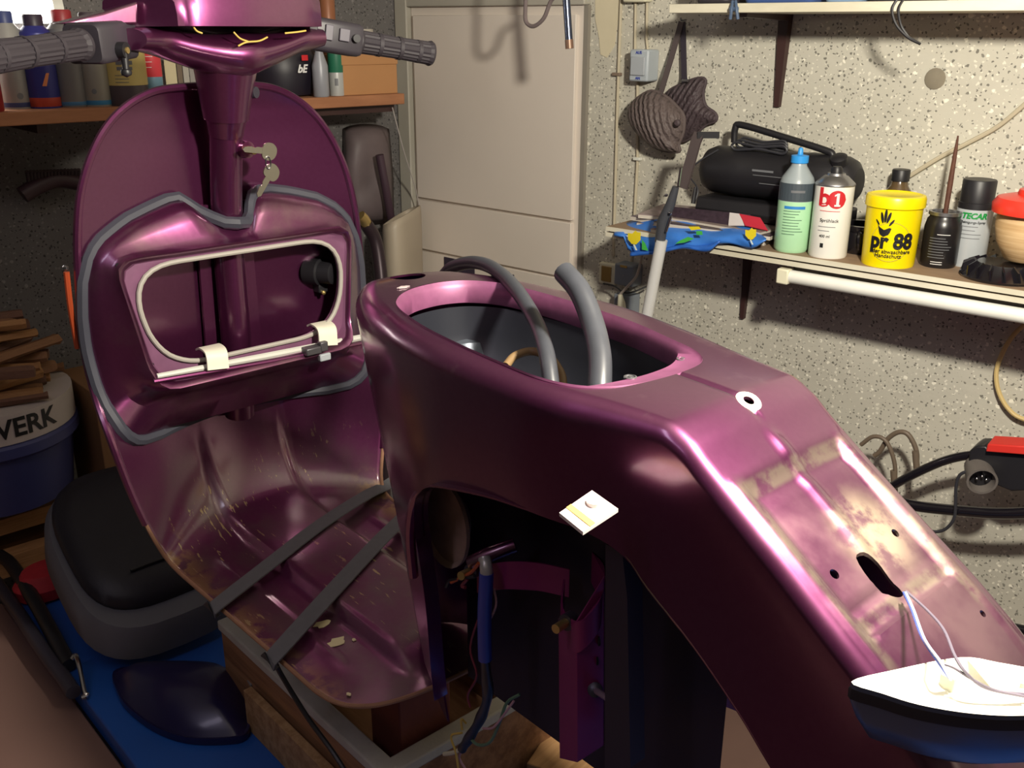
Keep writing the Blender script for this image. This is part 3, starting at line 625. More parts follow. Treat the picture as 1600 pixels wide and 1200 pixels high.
# buzzer inside
p = S(497, 425, x=1.385)
bz = part(MB().lathe([(.022, -.02), (.022, .004), (.018, .006), (.018, .028), (.014, .03), (.001, .03)], 24, T_(p, ry=-math.pi/2, rz=.5)), 'buzzer', BLACK); part(MB().box(p+np.array([.004, -.005, -.026]), (.02, .018, .018)), 'buzzer_clip', BLACK, bz, bevel=.002)
p = S(505, 457, x=1.378); part(MB().lathe([(.0035, -.003), (.0035, .003), (.001, .005)], 10, T_(p, ry=-math.pi/2)), 'bulb_pin', BRASS, bz)
p = S(209, 472, x=1.385); part(MB().lathe([(.011, -.006), (.010, .004), (.004, .007), (.001, .007)], 14, T_(p, ry=-math.pi/2)), 'shield_plug', GREYP)
# ---- keys
kp = S(388, 234, x=1.335); kp2 = S(398, 236, x=1.318)
part(MB().tube([kp+np.array([.02, .004, 0]), kp], [.014, .012], 16), 'lock_barrel', PLUM); part(MB().tube([kp, kp2], [.0055, .0052], 12), 'lock_cylinder', BRASS)
def key(at, ang, nm):
    pts = [tuple(p) for p in cr([(0, .0105), (.008, .009), (.012, .003), (.012, -.004), (.007, -.009), (0, -.0095), (-.005, -.006), (-.006, .006)], 4, True)]
    b = MB(); T = T_(at) @ Matrix.Rotation(math.radians(90), 4, 'Z') @ Matrix.Rotation(math.pi/2, 4, 'X') @ Matrix.Rotation(ang, 4, 'Z') @ Matrix.Scale(1.25, 4)
    b.prism(pts, -.001, .001, T); b.prism([(-.004, .0035), (-.028, .0030), (-.031, 0), (-.028, -.0030), (-.020, -.0040), (-.016, -.0025), (-.012, -.004), (-.004, -.0035)], -.0008, .0008, T)
    return part(b, nm, M('key_nickel', (150, 144, 128), .3, .8), label='small nickel key')
key(S(417, 236, x=1.312), math.radians(188), 'ignition_key'); key(S(422, 272, x=1.312), math.radians(127), 'spare_key')
kc = S(419, 254, x=1.310); part(MB().tube([(kc[0], kc[1]+.004*math.cos(t), kc[2]+.009*math.sin(t)) for t in np.linspace(0, 2*math.pi, 18, endpoint=False)], .001, 6, closed=True), 'key_ring', CHR)
# ---- headset and handlebars
HC = np.array([1.335, 0, 1.528])
Lr, Le = np.array([1.268, .215, 1.530]), np.array([1.145, .377, 1.517]); Rr, Re = np.array([1.336, -.215, 1.5305]), np.array([1.307, -.34, 1.511])
def ell(c, t, a, bz_, n=24):
    t = np.array(t)/np.linalg.norm(t); f = np.cross(t, [0, 0, 1]); f /= np.linalg.norm(f); u = np.cross(f, t)
    return [tuple(np.array(c)+f*a*math.cos(q)+u*bz_*(math.sin(q) if math.sin(q) < 0 else max(0, math.sin(q))) for q in [2*math.pi*k/n])[0] for k in range(n)]
spine = cr([Lr+np.array([.012, -.06, .005]), np.array([1.315, .11, 1.533]), np.array([1.325, .05, 1.520]), np.array([1.33, 0, 1.514]), np.array([1.338, -.05, 1.520]), np.array([1.345, -.11, 1.533]), Rr+np.array([.004, .06, .005])], 4)
R = []
for i, p in enumerate(spine):
    t = spine[min(i+1, len(spine)-1)]-spine[max(i-1, 0)]; q = abs(i-len(spine)/2)/(len(spine)/2); R.append(ell(p, t, .060-.038*q, .034-.021*q**.8))
part(MB().rings(R, True, True, True), 'headset_lower_shell', PLUM)
R = []
for i, p in enumerate(spine[2:-2]):
    t = spine[min(i+3, len(spine)-1)]-spine[i+1]; q = abs(i-(len(spine)-4)/2)/((len(spine)-4)/2); pp = p+np.array([-.004, 0, .0]); zz = .030
    f = np.cross(t/np.linalg.norm(t), [0, 0, 1]); f /= np.linalg.norm(f)
    a = .070-.02*q**3; hgt = .060-.02*q**4
    R.append([tuple(pp*np.array([1, 1, 0])+f*yy*a+np.array([0, 0, 1.551+hh*hgt])) for yy, hh in ((-1, 0), (-1.0, .35), (-.96, .7), (-.8, .92), (-.5, 1), (0, 1.02), (.5, 1), (.8, .92), (.96, .7), (1, .35), (1, 0), (.5, -.02), (-.5, -.02))])
part(MB().rings(R, True, True, True), 'headset_cover', PLUM, ang=30)
part(MB().tube([p+np.array([0, 0, .026]) for p in spine[5:-4]], .022, 12, flat=.6), 'speedometer_base', BLACK)
for i, pts in enumerate((((300, 38), (307, 48), (316, 52)), ((365, 50), (375, 60), (388, 65)), ((372, 72), (385, 66), (405, 64), (418, 58)), ((445, 52), (465, 50), (478, 48)))): part(MB().tube(cr([S(x, y, x=1.262) for x, y in pts], 4), .0012, 6), 'loose_wire', wy)
def grip(a, e, nm):
    a, e = np.array(a), np.array(e); ax = (e-a)/np.linalg.norm(e-a); L = np.linalg.norm(e-a)
    prof = []
    n = 36; q = np.cross(ax, [0, 0, 1]); q /= np.linalg.norm(q); u = np.cross(q, ax); R = []
    for s_, r in ((0, .019), (.03, .0195), (.06, .0175), (.5, .0165), (.93, .0180), (.97, .0195), (1, .0175)):
        c = a+ax*L*s_
        R.append([tuple(c+(q*math.cos(2*math.pi*k/n)+u*math.sin(2*math.pi*k/n))*(r-(.0014 if (k % 2 and .05 < s_ < .95) else 0))) for k in range(n)])
    g = part(MB().rings(R, True, True, True), nm, M('grip_rubber', (50, 45, 51), .6), label='ribbed grey handlebar grip', ang=25)
    for s_ in (.28, .55, .8): c = a+ax*L*s_; part(MB().tube([c-ax*.003, c+ax*.003], .0176, 20), 'grip_ring', M('grip_rubber', (72, 66, 74)), g)
grip(Lr+(Le-Lr)*.05, Le, 'handgrip'); grip(Rr+(Re-Rr)*.02, Re, 'handgrip')
# switch units
def swbox(root, e, nm, ln, hgt=.028):
    a = np.array(root); ax = np.array(e)-a; ax /= np.linalg.norm(ax); c0 = a-ax*ln; R = []
    q = np.cross(ax, [0, 0, 1]); q /= np.linalg.norm(q); u = np.cross(q, ax)
    for s_ in (0, .06, .5, .94, 1):
        k = .9 if s_ in (0, 1) else 1; c = c0+ax*ln*s_; R.append([tuple(c+q*x*k+u*z*k) for x, z in rrect(.026, hgt*.85, .008, 3)])
    return part(MB().rings(R, True, True, True), nm, M('switch_grey', (54, 50, 57), .45), ang=35), c0, ax, q, u
sw, c0, ax, q, u = swbox(Rr+np.array([0, -.004, 0]), Re, 'switch_unit', .105)
sg = q if q@(C-SO-np.array([0, 0, 0]))[:3] > 0 else -q
fx = np.array([-1, 0, 0]); sd = q if q[0] < 0 else -q
for o_, w_, h_, m_ in ((.022, .020, .018, BLACK), (.050, .012, .022, M('switch_light', (92, 88, 98), .4)), (.074, .016, .018, M('switch_light', (120, 116, 124)))):
    c = c0+ax*o_+sd*.0265+u*.004; R = [[tuple(c+ax*(x*w_)+u*(z*h_)+sd*d_) for x, z in ((-.5, -.5), (.5, -.5), (.5, .5), (-.5, .5))] for d_ in (0, .004)]; part(MB().rings(R, True, True, True), 'rocker_switch', m_, sw, bevel=.001)
c = c0+ax*.092+sd*.027+u*.002; part(MB().tube([c, c+sd*.007], .0058, 14), 'push_button', BLACK, sw)
sl, c0, ax, q, u = swbox(Lr+np.array([.0, .004, 0]), Le, 'clutch_control', .085); sd = q if q[0] < 0 else -q
c = c0+ax*.05+sd*.02-u*.010; part(MB().tube([c, c+sd*.016], .010, 14), 'lever_pivot', BLACK, sl); part(MB().tube([c+sd*.012, c+sd*.014-np.array([0, -.002, .022])], [.005, .004], 10), 'dip_lever', BLACK, sl); part(MB().lathe([(.0001, -.006), (.006, -.003), (.007, 0), (.006, .003), (.0001, .006)], 14, T_(c+sd*.014-np.array([0, -.002, .026]))), 'lever_knob', BLACK, sl)
part(MB().tube([c+sd*.016, c+sd*.018], .004, 10), 'pivot_screw', BRASS, sl)
b = MB(); q = [S(x, y, x=1.285) for x, y in ((92, 37), (160, 20), (216, 2), (216, 38), (160, 40))]; n = len(q)
b.add([tuple(p) for p in q]+[(p[0]+.04, p[1], p[2]) for p in q], [tuple(range(n))[::-1], tuple(range(n, 2*n))]+[(i, (i+1) % n, n+(i+1) % n, n+i) for i in range(n)]); part(b, 'lever_shroud', mat_plum('plum_shroud', .2), bevel=.003, ang=30)
for px, py, s_ in ((600, 419, .007), (672, 421, .006), (630, 449, .008), (700, 430, .006), (1078, 660, .006), (1092, 655, .005), (1101, 651, .003), (1107, 625, .0025), (1188, 640, .003), (585, 470, .004), (598, 505, .003)):
    p = S(px, py, z=1.262); zz = interp(p[0], ZT)-.004*(p[1]/max(interp(p[0], WT), .01))**2; p = S(px, py, z=zz)
    if abs(p[1]) < interp(p[0], WTL)-interp(p[0], RC)*.6: surf_patch(px, py, 'z', zz-.0002, s_*.5, s_, int(px), name='paint_chip', mt=M('bare_metal_chip', (206, 190, 190), .5, .3))
# ---- hoses in the opening
def hose(pts, r, nm, mat, lab): return part(MB().tube(cr([S(x, y, y=v) for x, y, v in pts], 6), r, 14), nm, mat, label=lab)
HOSE = M('hose_rubber', (58, 60, 66), .38, 0, .25, 40)
hose([(692, 432, -.13), (708, 417, -.125), (740, 410, -.115), (772, 420, -.10), (806, 452, -.065), (836, 500, -.03), (853, 548, .01), (861, 600, .03), (862, 625, .035)], .0085, 'fuel_hose', HOSE, 'thin grey rubber hose arching into the seat opening')
h2 = hose([(881, 425, -.03), (906, 455, -.022), (926, 505, -.01), (937, 555, .01), (937, 605, .03), (935, 630, .036)], .0115, 'breather_hose', HOSE, 'cut grey rubber hose standing out of the seat opening')
e0, e1 = S(881, 425, y=-.03), S(906, 455, y=-.022); dd = (e0-e1)/np.linalg.norm(e0-e1); part(MB().tube([e0-dd*.004, e0+dd*.0012], [.008, .008], 14), 'hose_core', M('hose_core_grey', (170, 165, 158), .7), h2); part(MB().tube([e0, e0+dd*.0018], [.0035, .0035], 10), 'hose_bore', M('hole_dark', (12, 9, 14), .9), h2)
hose([(790, 572, .02), (805, 556, .0), (832, 549, -.02), (860, 560, -.02), (877, 585, -.005), (880, 612, .01)], .0045, 'cable_sheath', M('sheath_tan', (122, 98, 66), .5), 'tan cable sheath looped inside the seat opening')
# ---- tail lamp housing hanging on the tail, with its wires
rimp = [(x, y, 1.142) for x, y in ((1330, 1066), (1400, 1047), (1500, 1028), (1560, 1036), (1640, 1052), (1700, 1075), (1690, 1110), (1600, 1119), (1520, 1116), (1440, 1103), (1380, 1085))]
rimL = [S(x, y, z=z) for x, y, z in rimp]; rimL = [np.array(p) for p in cr(rimL, 4, True)]
cen_ = sum(rimL)/len(rimL)
tl = thing('tail_lamp_housing', 'white-lined tail lamp housing lying at the scooter tail with loose wires', 'lamp housing', SW(*cen_))
def wl(P): return [tuple(SW(*p)) for p in P]
def rr_(s_, dz_, P=rimL): return wl([cen_+(p-cen_)*s_+np.array([0, 0, dz_]) for p in P])
hull = MB().rings([rr_(1.0, 0), rr_(1.01, -.006), rr_(1.0, -.012), rr_(.93, -.026), rr_(.80, -.042), rr_(.5, -.050), rr_(.15, -.051)], cap1=True)
hull.build('outer_shell', M('housing_blue_grey', (84, 92, 116), .3, .4), tl, label='dark blue grey underside of the housing', ang=50)
MB().rings([rr_(1.0, .0005), rr_(.97, .0005), rr_(.93, -.003), rr_(.86, -.010), rr_(.66, -.014), rr_(.3, -.015)], cap1=True).build('inner_shell', M('housing_white', (236, 234, 222), .45), tl, label='bright white inside of the housing', ang=50)
MB().rings([rr_(1.006, -.003), rr_(1.016, -.004), rr_(1.013, -.011), rr_(1.003, -.011)]).build('rim_gasket', M('gasket_black', (34, 28, 34), .6), tl)
p = SW(*(S(1480, 1070, z=1.130))); MB().box(p, (.010, .005, .016), rz=SROT).build('bulb_holder', M('holder_grey', (190, 190, 170), .5), tl, bevel=.001)
p = SW(*(S(1594, 1064, z=1.130))); MB().lathe([(.009, -.008), (.009, .004), (.004, .006), (.004, .002), (.001, .002)], 16, T_(p)).build('screw_post', M('housing_cream', (210, 206, 176), .5), tl)
q0 = [S(1508, 1030, z=1.141), S(1600, 1048, z=1.141), S(1590, 1085, z=1.128), S(1550, 1080, z=1.128)]
MB().add(wl([p+np.array([0, 0, .0015]) for p in q0]), [(0, 1, 2, 3)]).build('side_reflector_plate', M('housing_cream', (210, 206, 176), .5), tl)
w0 = [(1412, 928, 0), (1430, 965, -.01), (1448, 1005, -.012), (1468, 1035, -.005), (1484, 1062, .008)]
def twire(pts, r, mat, nm='wire'): MB().tube(cr([SW(*S(x, y, z=z)) for x, y, z in pts], 6), r, 7).build(nm, mat, tl)
twire([(1412, 926, 1.146), (1424, 952, 1.150), (1440, 995, 1.153), (1465, 1033, 1.150), (1484, 1060, 1.138)], .0011, M('wire_blue', (70, 88, 170), .5), 'blue_wire')
twire([(1415, 926, 1.146), (1428, 955, 1.151), (1445, 1000, 1.154), (1470, 1035, 1.151), (1486, 1062, 1.138)], .0011, M('wire_white', (200, 205, 225), .5), 'white_wire')
twire([(1416, 924, 1.146), (1450, 955, 1.153), (1475, 985, 1.156), (1492, 1025, 1.153), (1510, 1052, 1.148), (1540, 1075, 1.139), (1600, 1088, 1.134)], .0011, M('wire_grey', (104, 96, 110), .5), 'grey_wire')
twire([(1470, 1036, 1.150), (1490, 1043, 1.149), (1520, 1062, 1.144), (1560, 1080, 1.137), (1610, 1085, 1.134)], .0010, M('wire_grey', (104, 96, 110)), 'grey_wire')

# ================================================================== BENCH AND SUPPORTS
BLUE = M('blue_board', (30, 84, 168), .45, 0, .12, 8)
bench = thing('work_bench', 'long blue topped lifting bench under the scooter', 'work bench', SW(.75, 0, 0), SROT)
def sbox(b, x0, x1, y0, y1, z0, z1): return b.add([SW(x, y, z) for x in (x0, x1) for y in (y0, y1) for z in (z0, z1)], [(0, 1, 3, 2), (4, 6, 7, 5), (0, 4, 5, 1), (2, 3, 7, 6), (0, 2, 6, 4), (1, 5, 7, 3)])
sbox(MB(), -.35, 1.86, -.287, .293, .46, .50).build('bench_top', BLUE, bench, bevel=.004)
for y in (-.22, .22): sbox(MB(), -.25, 1.8, y-.025, y+.025, .40, .46).build('bench_rail', M('bench_steel', (40, 44, 70), .5), bench)
for x in (-.2, 1.7):
    for y in (-.22, .22): sbox(MB(), x-.025, x+.025, y-.025, y+.025, 0, .40).build('leg', M('bench_steel', (40, 44, 70)), bench)
WOODB = mat_wood('crate_wood', (120, 82, 56), (166, 122, 86)); RIMG = M('crate_rim_grey', (190, 186, 176), .85, 0, .18, 30, .3)
cr0 = (.86, 1.33, -.21, .105)
crate = thing('support_crate', 'wooden crate with pale grey rim under the scooter floorboard', 'crate', SW(1.08, -.05, .5), SROT)
for nm, a in (('side_board', (cr0[0], cr0[1], cr0[3]-.016, cr0[3])), ('side_board', (cr0[0], cr0[1], cr0[2], cr0[2]+.016)), ('end_board', (cr0[0], cr0[0]+.016, cr0[2]+.016, cr0[3]-.016)), ('end_board', (cr0[1]-.016, cr0[1], cr0[2]+.016, cr0[3]-.016))):
    sbox(MB(), *a, .5005, .622).build(nm, WOODB, crate)
    e = .006; sbox(MB(), a[0]-e*(a[1]-a[0] < .1), a[1]+e*(a[1]-a[0] < .1), a[2]-e*(a[3]-a[2] < .1), a[3]+e*(a[3]-a[2] < .1), .6225, .640).build('rim', RIMG, crate, bevel=.003)
sbox(MB(), cr0[0]+.017, cr0[1]-.017, cr0[2]+.017, cr0[3]-.017, .501, .51).build('crate_floor', WOODB, crate)
sbox(MB(), .895, .965, -.03, .058, .511, .776).build('support_block', M('red_block', (116, 60, 52), .8, 0, .15, 20, .2), label='reddish brown block propping the floorboard inside the crate', cat='block', bevel=.003)
sbox(MB(), 1.19, 1.27, -.09, .03, .511, .778).build('support_block', M('red_block', (116, 60, 52)), label='second reddish brown block deep in the crate below the tunnel', cat='block', bevel=.003)
# chipboard strip beside the crate, plank across the bench
sbox(MB(), .93, 1.22, .113, .127, .5005, .575).build('chipboard_offcut', mat_wood('chipboard', (150, 112, 74), (186, 150, 108), (60, 60, 60)), label='light chipboard offcut standing beside the crate', cat='board', bevel=.001)
pa, pb = S(700, 1075, z=.53), S(985, 1168, z=.53); dv = (pb-pa)[:2]; L_ = np.linalg.norm(dv); dv /= L_; nv = np.array([-dv[1], dv[0]])
if nv[1] < 0: nv = -nv
pts = [pa[:2]+dv*.19, pb[:2], pb[:2]+nv*.10, pa[:2]+dv*.19+nv*.10]
b = MB(); b.add([SW(*p, z) for z in (.5005, .53) for p in pts], [(0, 1, 2, 3), (4, 5, 6, 7), (0, 1, 5, 4), (1, 2, 6, 5), (2, 3, 7, 6), (3, 0, 4, 7)])
b.build('wood_plank', mat_wood('plank_wood', (140, 104, 66), (182, 142, 98)), label='short light wood plank lying across the blue bench', cat='plank', bevel=.002)
# straps
STRAP = M('strap_grey', (92, 92, 98), .75, 0, .15, 80)
for k, (lab, pts) in enumerate((('grey tie-down strap crossing the floorboard ahead of its twin', [(640, 735, .7965), (604, 758, .802), (570, 775, .808), (500, 820, .808), (420, 882, .806), (338, 946, .7955), (333, 953, .778)]), ('grey tie-down strap crossing the floorboard behind its twin', [(700, 745, .7965), (640, 800, .807), (600, 838, .808), (560, 880, .807), (500, 945, .806), (428, 1025, .7955), (422, 1033, .778)]))):
    P = [SW(*S(x, y, z=z)) for x, y, z in pts]; P = cr(P, 6); hw_ = Vector(SW(1, 0, 0)-SW(0, 0, 0))
    MB().strip(P, hw_, .0135, .002).build('tie_down_strap', STRAP, label=lab, cat='strap', group='tie-down straps', ang=30)
P = cr([SW(*S(x, y, z=z)) for x, y, z in ((428, 1030, .778), (440, 1055, .75), (480, 1120, .70), (520, 1175, .665), (552, 1225, .645))], 6); MB().tube(P, .0035, 8).build('lashing_rope', BLACK, label='thin black cord hanging from the strap to the bench', cat='cord')
# saddle, mudguard, rods on the far end of the bench
ctr = np.array([1.585, .185]); 
sad = thing('saddle', 'black saddle with grey edge leaning at the far end of the bench', 'saddle', SW(1.58, .12, .5), SROT)
lean = math.radians(24); upd = np.array([math.sin(math.pi/2-lean)*1.0, 0, math.sin(lean)]); upd = np.array([math.cos(lean), 0, math.sin(lean)]); nrm = np.array([-math.sin(lean), 0, math.cos(lean)])
base = np.array([1.465, .118, .548])
def sadring(hw_, hh, dv_, dn, r=.5, n=40):
    out = []
    for k in range(n):
        t = 2*math.pi*k/n; c, s_ = math.cos(t), math.sin(t); e = 2/3.0
        y = hw_*math.copysign(abs(c)**e, c)*(1-.10*s_); v = .19+hh*math.copysign(abs(s_)**e, s_)+dv_
        out.append(tuple(SW(*(base+upd*v+nrm*dn+np.array([0, y, 0])))))
    return out
MB().rings([sadring(.136, .18, -.01, -.028), sadring(.146, .19, -.01, -.018), sadring(.143, .186, 0, .030), sadring(.135, .178, 0, .042)], True, True, True).build('seat_base', M('saddle_grey', (98, 98, 106), .6), sad, label='grey lower edge of the saddle', ang=50)
MB().rings([sadring(.122, .160, .020, .040), sadring(.125, .163, .022, .050), sadring(.116, .152, .024, .066), sadring(.09, .12, .030, .074), sadring(.05, .07, .030, .076), sadring(.01, .01, .030, .076)], True, True, True).build('seat_cushion', M('saddle_black', (30, 28, 38), .5, 0, .2, 30, .15), sad, ang=50)
lp = [(1.53+.022*t, .12+.05*t, .0) for t in (-1, 0, 1)]
pw = [base+upd*.10+nrm*.078+np.array([0, y, 0])+upd*(.012-.6*y*y*20*.05) for y in (-.07, -.04, -.01, .02, .05)]
MB().tube([SW(*p) for p in cr(pw, 4)], .003, 6).build('grab_strap', BLACK, sad)
# mudguard
G = []
oc_ = [(178, 1055), (184, 1085), (200, 1110), (240, 1140), (290, 1158), (350, 1160), (385, 1152), (392, 1120), (385, 1070), (360, 1050), (300, 1045), (215, 1046)]
ol = [np.array(p) for p in cr([S(x, y, z=.506) for x, y in oc_], 4, True)]; oc2 = sum(ol)/len(ol)
def mg(s_, z): return [tuple(SW(*(oc2+(p-oc2)*s_+np.array([0, 0, z-.506+.0])))) for p in ol]
MB().rings([mg(.97, .5015), mg(1.0, .5015), mg(1.01, .508), mg(1.0, .514), mg(.96, .513), mg(.9, .520), mg(.7, .542), mg(.4, .554), mg(.1, .556)], True, True, True).build('mudguard', M('dark_gloss_blue', (34, 30, 74), .32, .1, .2, 10, 0, .3), label='dark glossy mudguard lying on the blue bench', cat='mudguard', ang=50)
rod = thing('folded_stand', 'black double rod stand with chrome hook along the bench edge', 'stand', SW(1.6, .26, .5), SROT)
MB().tube([SW(*p) for p in cr([S(0, 868, z=.545), S(20, 885, z=.545), S(60, 950, z=.53), S(108, 1040, z=.515)], 6)], .013, 10).build('rod', BLACK, rod)
MB().tube([SW(*p) for p in cr([S(-10, 905, z=.52), S(30, 960, z=.517), S(70, 1020, z=.515), S(100, 1060, z=.513), S(115, 1082, z=.513)], 6)], .0125, 10).build('rod', DSTEEL, rod)
MB().tube([SW(*p) for p in cr([S(112, 1030, z=.53), S(118, 1024, z=.535), S(124, 1040, z=.53), S(132, 1080, z=.512), S(136, 1086, z=.508), S(128, 1090, z=.506)], 5)], .004, 8).build('hook', CHR, rod, label='chrome hook')
MB().tube([SW(*p) for p in cr([S(372, 1012, z=.572), S(366, 1022, z=.570), S(380, 1045, z=.566), S(395, 1072, z=.562)], 5)], .004, 8).build('tent_peg', M('peg_grey', (130, 124, 120), .5), label='pale bent rod lying on the mudguard beside the crate', cat='rod')
p = SW(*S(455, 1140, z=.51)); MB().lathe([(.016, -.009), (.016, .05), (.013, .055), (.001, .056)], 18, T_(p)).build('white_cap', M('cap_grey', (150, 146, 150), .5), label='small grey plastic cap standing beside the crate', cat='cap')

# ================================================================== RIGHT WALL: SHELVES AND THINGS ON THEM
SHW = mat_wood('shelf_board', (196, 190, 168), (222, 216, 196), (10, 3, 10)); SHB = mat_wood('shelf_top_brown', (120, 98, 78), (150, 126, 102), (12, 4, 12))
ZS = 1.155; XF = 1.70
sh = thing('wall_shelf', 'white edged double board shelf carrying bottles and radio', 'shelf', (1.81, .4, ZS-.022))
MB().box(((XF+WX)/2, .46, ZS-.0045), (WX-XF, 1.44, .009)).build('shelf_board', SHB, sh)
MB().box(((XF+WX)/2+.002, .46, ZS-.0165), (WX-XF-.004, 1.44, .009)).build('shelf_board', SHB, sh)
for z in (ZS-.0045, ZS-.0165): MB().box((XF-.0012, .46, z), (.0024, 1.44, .0088)).build('edge_strip', SHW, sh)
def bracket(y, ztop, parent, h=.15, wdt=.022):
    b = MB(); R = []
    for k in range(6):
        t = k/5; z = ztop-h*t; w_ = wdt*(1-.55*t)/2; dp = .014*(1-.3*t); R.append([(WX, y-w_, z), (WX-dp, y-w_*.8, z), (WX-dp, y+w_*.8, z), (WX, y+w_, z)])
    b.rings(R, True, True, True); R = []
    for k in range(6):
        t = k/5; x = WX-.18*t; w_ = wdt*(1-.4*t)/2; R.append([(x, y-w_, ztop), (x, y+w_, ztop), (x, y+w_*.8, ztop-.012*(1-.4*t)), (x, y-w_*.8, ztop-.012*(1-.4*t))])
    b.rings(R, True, True, True); return b.build('shelf_bracket', DARKBR, parent, ang=30)
yb = WX_(1166, 450, WX)[1]; bracket(yb, ZS-.021, sh, ZS-.021-WX_(1166, 497, WX)[2]); bracket(yb-.95, ZS-.021, sh)
ZU = 1.578
su = thing('wall_shelf', 'upper white shelf board with flaking edge above the kneepads', 'shelf', (1.81, .3, ZU))
MB().box(((XF+WX)/2, .345, ZU+.008), (WX-XF, 1.42, .016)).build('shelf_board', SHW, su, bevel=.001)
yb = WX_(1226, 60, WX)[1]; bracket(yb, ZU, su, ZU-WX_(1222, 167, WX)[2], .028); bracket(yb-.9, ZU, su)
# unlit tube under the shelf
XL = 1.708; p0, p1 = WX_(1218, 432, XL), WX_(1600, 490, XL); zt_ = (p0[2]+p1[2])/2
tb = thing('tube_lamp', 'unlit white fluorescent tube lamp under the lower shelf', 'lamp', (XL, p0[1]-.3, zt_))
MB().tube([(XL, p0[1]-.02, zt_), (XL, p0[1]-.88, zt_)], .0125, 18).build('diffuser_tube', M('tube_white', (232, 232, 224), .35), tb)
for y in (p0[1]-.011, p0[1]-.89): MB().box((XL, y, zt_), (.028, .024, .029)).build('end_cap', CREAM, tb, bevel=.003)
MB().box((XL+.022, p0[1]-.45, zt_+.008), (.018, .86, .022)).build('lamp_back', M('lamp_back_grey', (120, 118, 110), .5), tb)
# ---- bottles and cans
def faceaz(c): return math.atan2(C[1]-c[1], C[0]-c[0])
DK = M('print_black', (24, 24, 26), .5); RD = M('print_red', (200, 36, 44), .5); GN = M('print_green', (20, 140, 62), .5); LB = M('print_blue', (50, 130, 200), .5); WHP = M('print_white', (226, 226, 226), .5); GR = M('print_grey', (110, 112, 116), .5)
def lines(c, r, z0, n, dz_, wmin, wmax, mat, parent, h=.0011, dx=0):
    rnd = random.Random(n*7+int(z0*1000))
    for k in range(n):
        w_ = rnd.uniform(wmin, wmax); cylpatch(w_/2, h/2, c, r, z0-k*dz_, dx-(wmax-w_)/2, 0, mat, parent, 'print_line')
# green soap bottle
c, r, h = can_px(1208, 1261, 396, 232, ZS); h *= 1.0
t = thing('soap_bottle', 'clear squeeze bottle of pale green liquid with blue cap', 'bottle', (c[0], c[1], ZS))
MB().lathe([(r*.9, 0), (r, .006), (r, h*.30), (r, h*.50)], 32, T_((c[0], c[1], ZS))).build('liquid', M('liquid_green', (176, 222, 178), .35), t, label='pale green liquid')
MB().lathe([(r, h*.50), (r, h*.66), (r*.9, h*.72), (r*.45, h*.83), (r*.42, h*.86)], 32, T_((c[0], c[1], ZS))).build('bottle_shoulder', M('bottle_haze', (150, 160, 164), .35), t)
MB().lathe([(r*.47, h*.855), (r*.5, h*.86), (r*.5, h*.925), (r*.16, h*.935), (r*.14, h*.985), (r*.07, h)], 24, T_((c[0], c[1], ZS))).build('cap', M('cap_blue', (50, 150, 226), .4), t, label='blue nozzle cap')
cylpatch(r*1.25, h*.085, c, r, ZS+h*.59, 0, 0, M('label_dark', (66, 76, 84), .5), t, 'label_print')
cylpatch(r*.4, h*.012, c, r, ZS+h*.60, r*.1, 0, GR, t, 'label_print', stand=.0008)
cylpatch(r*.62, h*.014, c, r, ZS+h*.445, 0, 0, LB, t, 'print_block'); lines(c, r, ZS+h*.41, 9, h*.028, r*.7, r*1.3, M('print_darkgreen', (62, 100, 80), .5), t)
# b1 can
c, r, h = can_px(1262, 1321, 405, 262, ZS); T = T_((c[0], c[1], ZS))
t = thing('spray_can', 'white spray can with red disc and black nozzle', 'spray can', (c[0], c[1], ZS))
MB().lathe([(r*.96, 0), (r, .003), (r, h*.80)], 32, T).build('can_body', M('can_white', (236, 234, 226), .35), t)
MB().lathe([(r*1.02, h*.80), (r*1.03, h*.81), (r*1.0, h*.825), (r*.62, h*.90), (r*.5, h*.905), (r*.45, h*.93)], 32, T).build('can_dome', STEEL, t)
MB().lathe([(r*.30, h*.90), (r*.30, h*.97), (r*.22, h), (r*.05, h)], 18, T).build('nozzle', BLACK, t)
cylpatch(r*.47, r*.47, c, r, ZS+h*.665, r*.18, 0, RD, t, 'red_disc', disc=True)
cyltext('b', .046, c, r, ZS+h*.675, RD, t, dx=-r*.46, bold=.0012, name='lettering'); 
for hw_, hh_, dx_, dy_ in ((.0024, .0115, .22, 0), (.0052, .0016, .22, -.0105)): cylpatch(hw_, hh_, c, r, ZS+h*.665, r*dx_, dy_, WHP, t, 'numeral_print', stand=.0009)
cylpatch(1, 1, c, r, ZS+h*.665, r*.22, .0115, WHP, t, 'numeral_print', stand=.0009, poly=[(-.006, -.006), (-.006, -.003), (-.001, .0), (.002, 0), (.002, -.004), (-.002, -.004)])
lines(c, r, ZS+h*.535, 1, .01, r*1.0, r*1.1, RD, t, dx=-r*.1); cyltext('Sprühlack', .0085, c, r, ZS+h*.43, DK, t, dx=-r*.1)
lines(c, r, ZS+h*.36, 2, h*.045, r*.6, r*1.1, GR, t, dx=-r*.1); cyltext('400 ml', .007, c, r, ZS+h*.255, DK, t, dx=-r*.25); cylpatch(.003, .004, c, r, ZS+h*.15, -r*.35, 0, DK, t, 'print_mark')
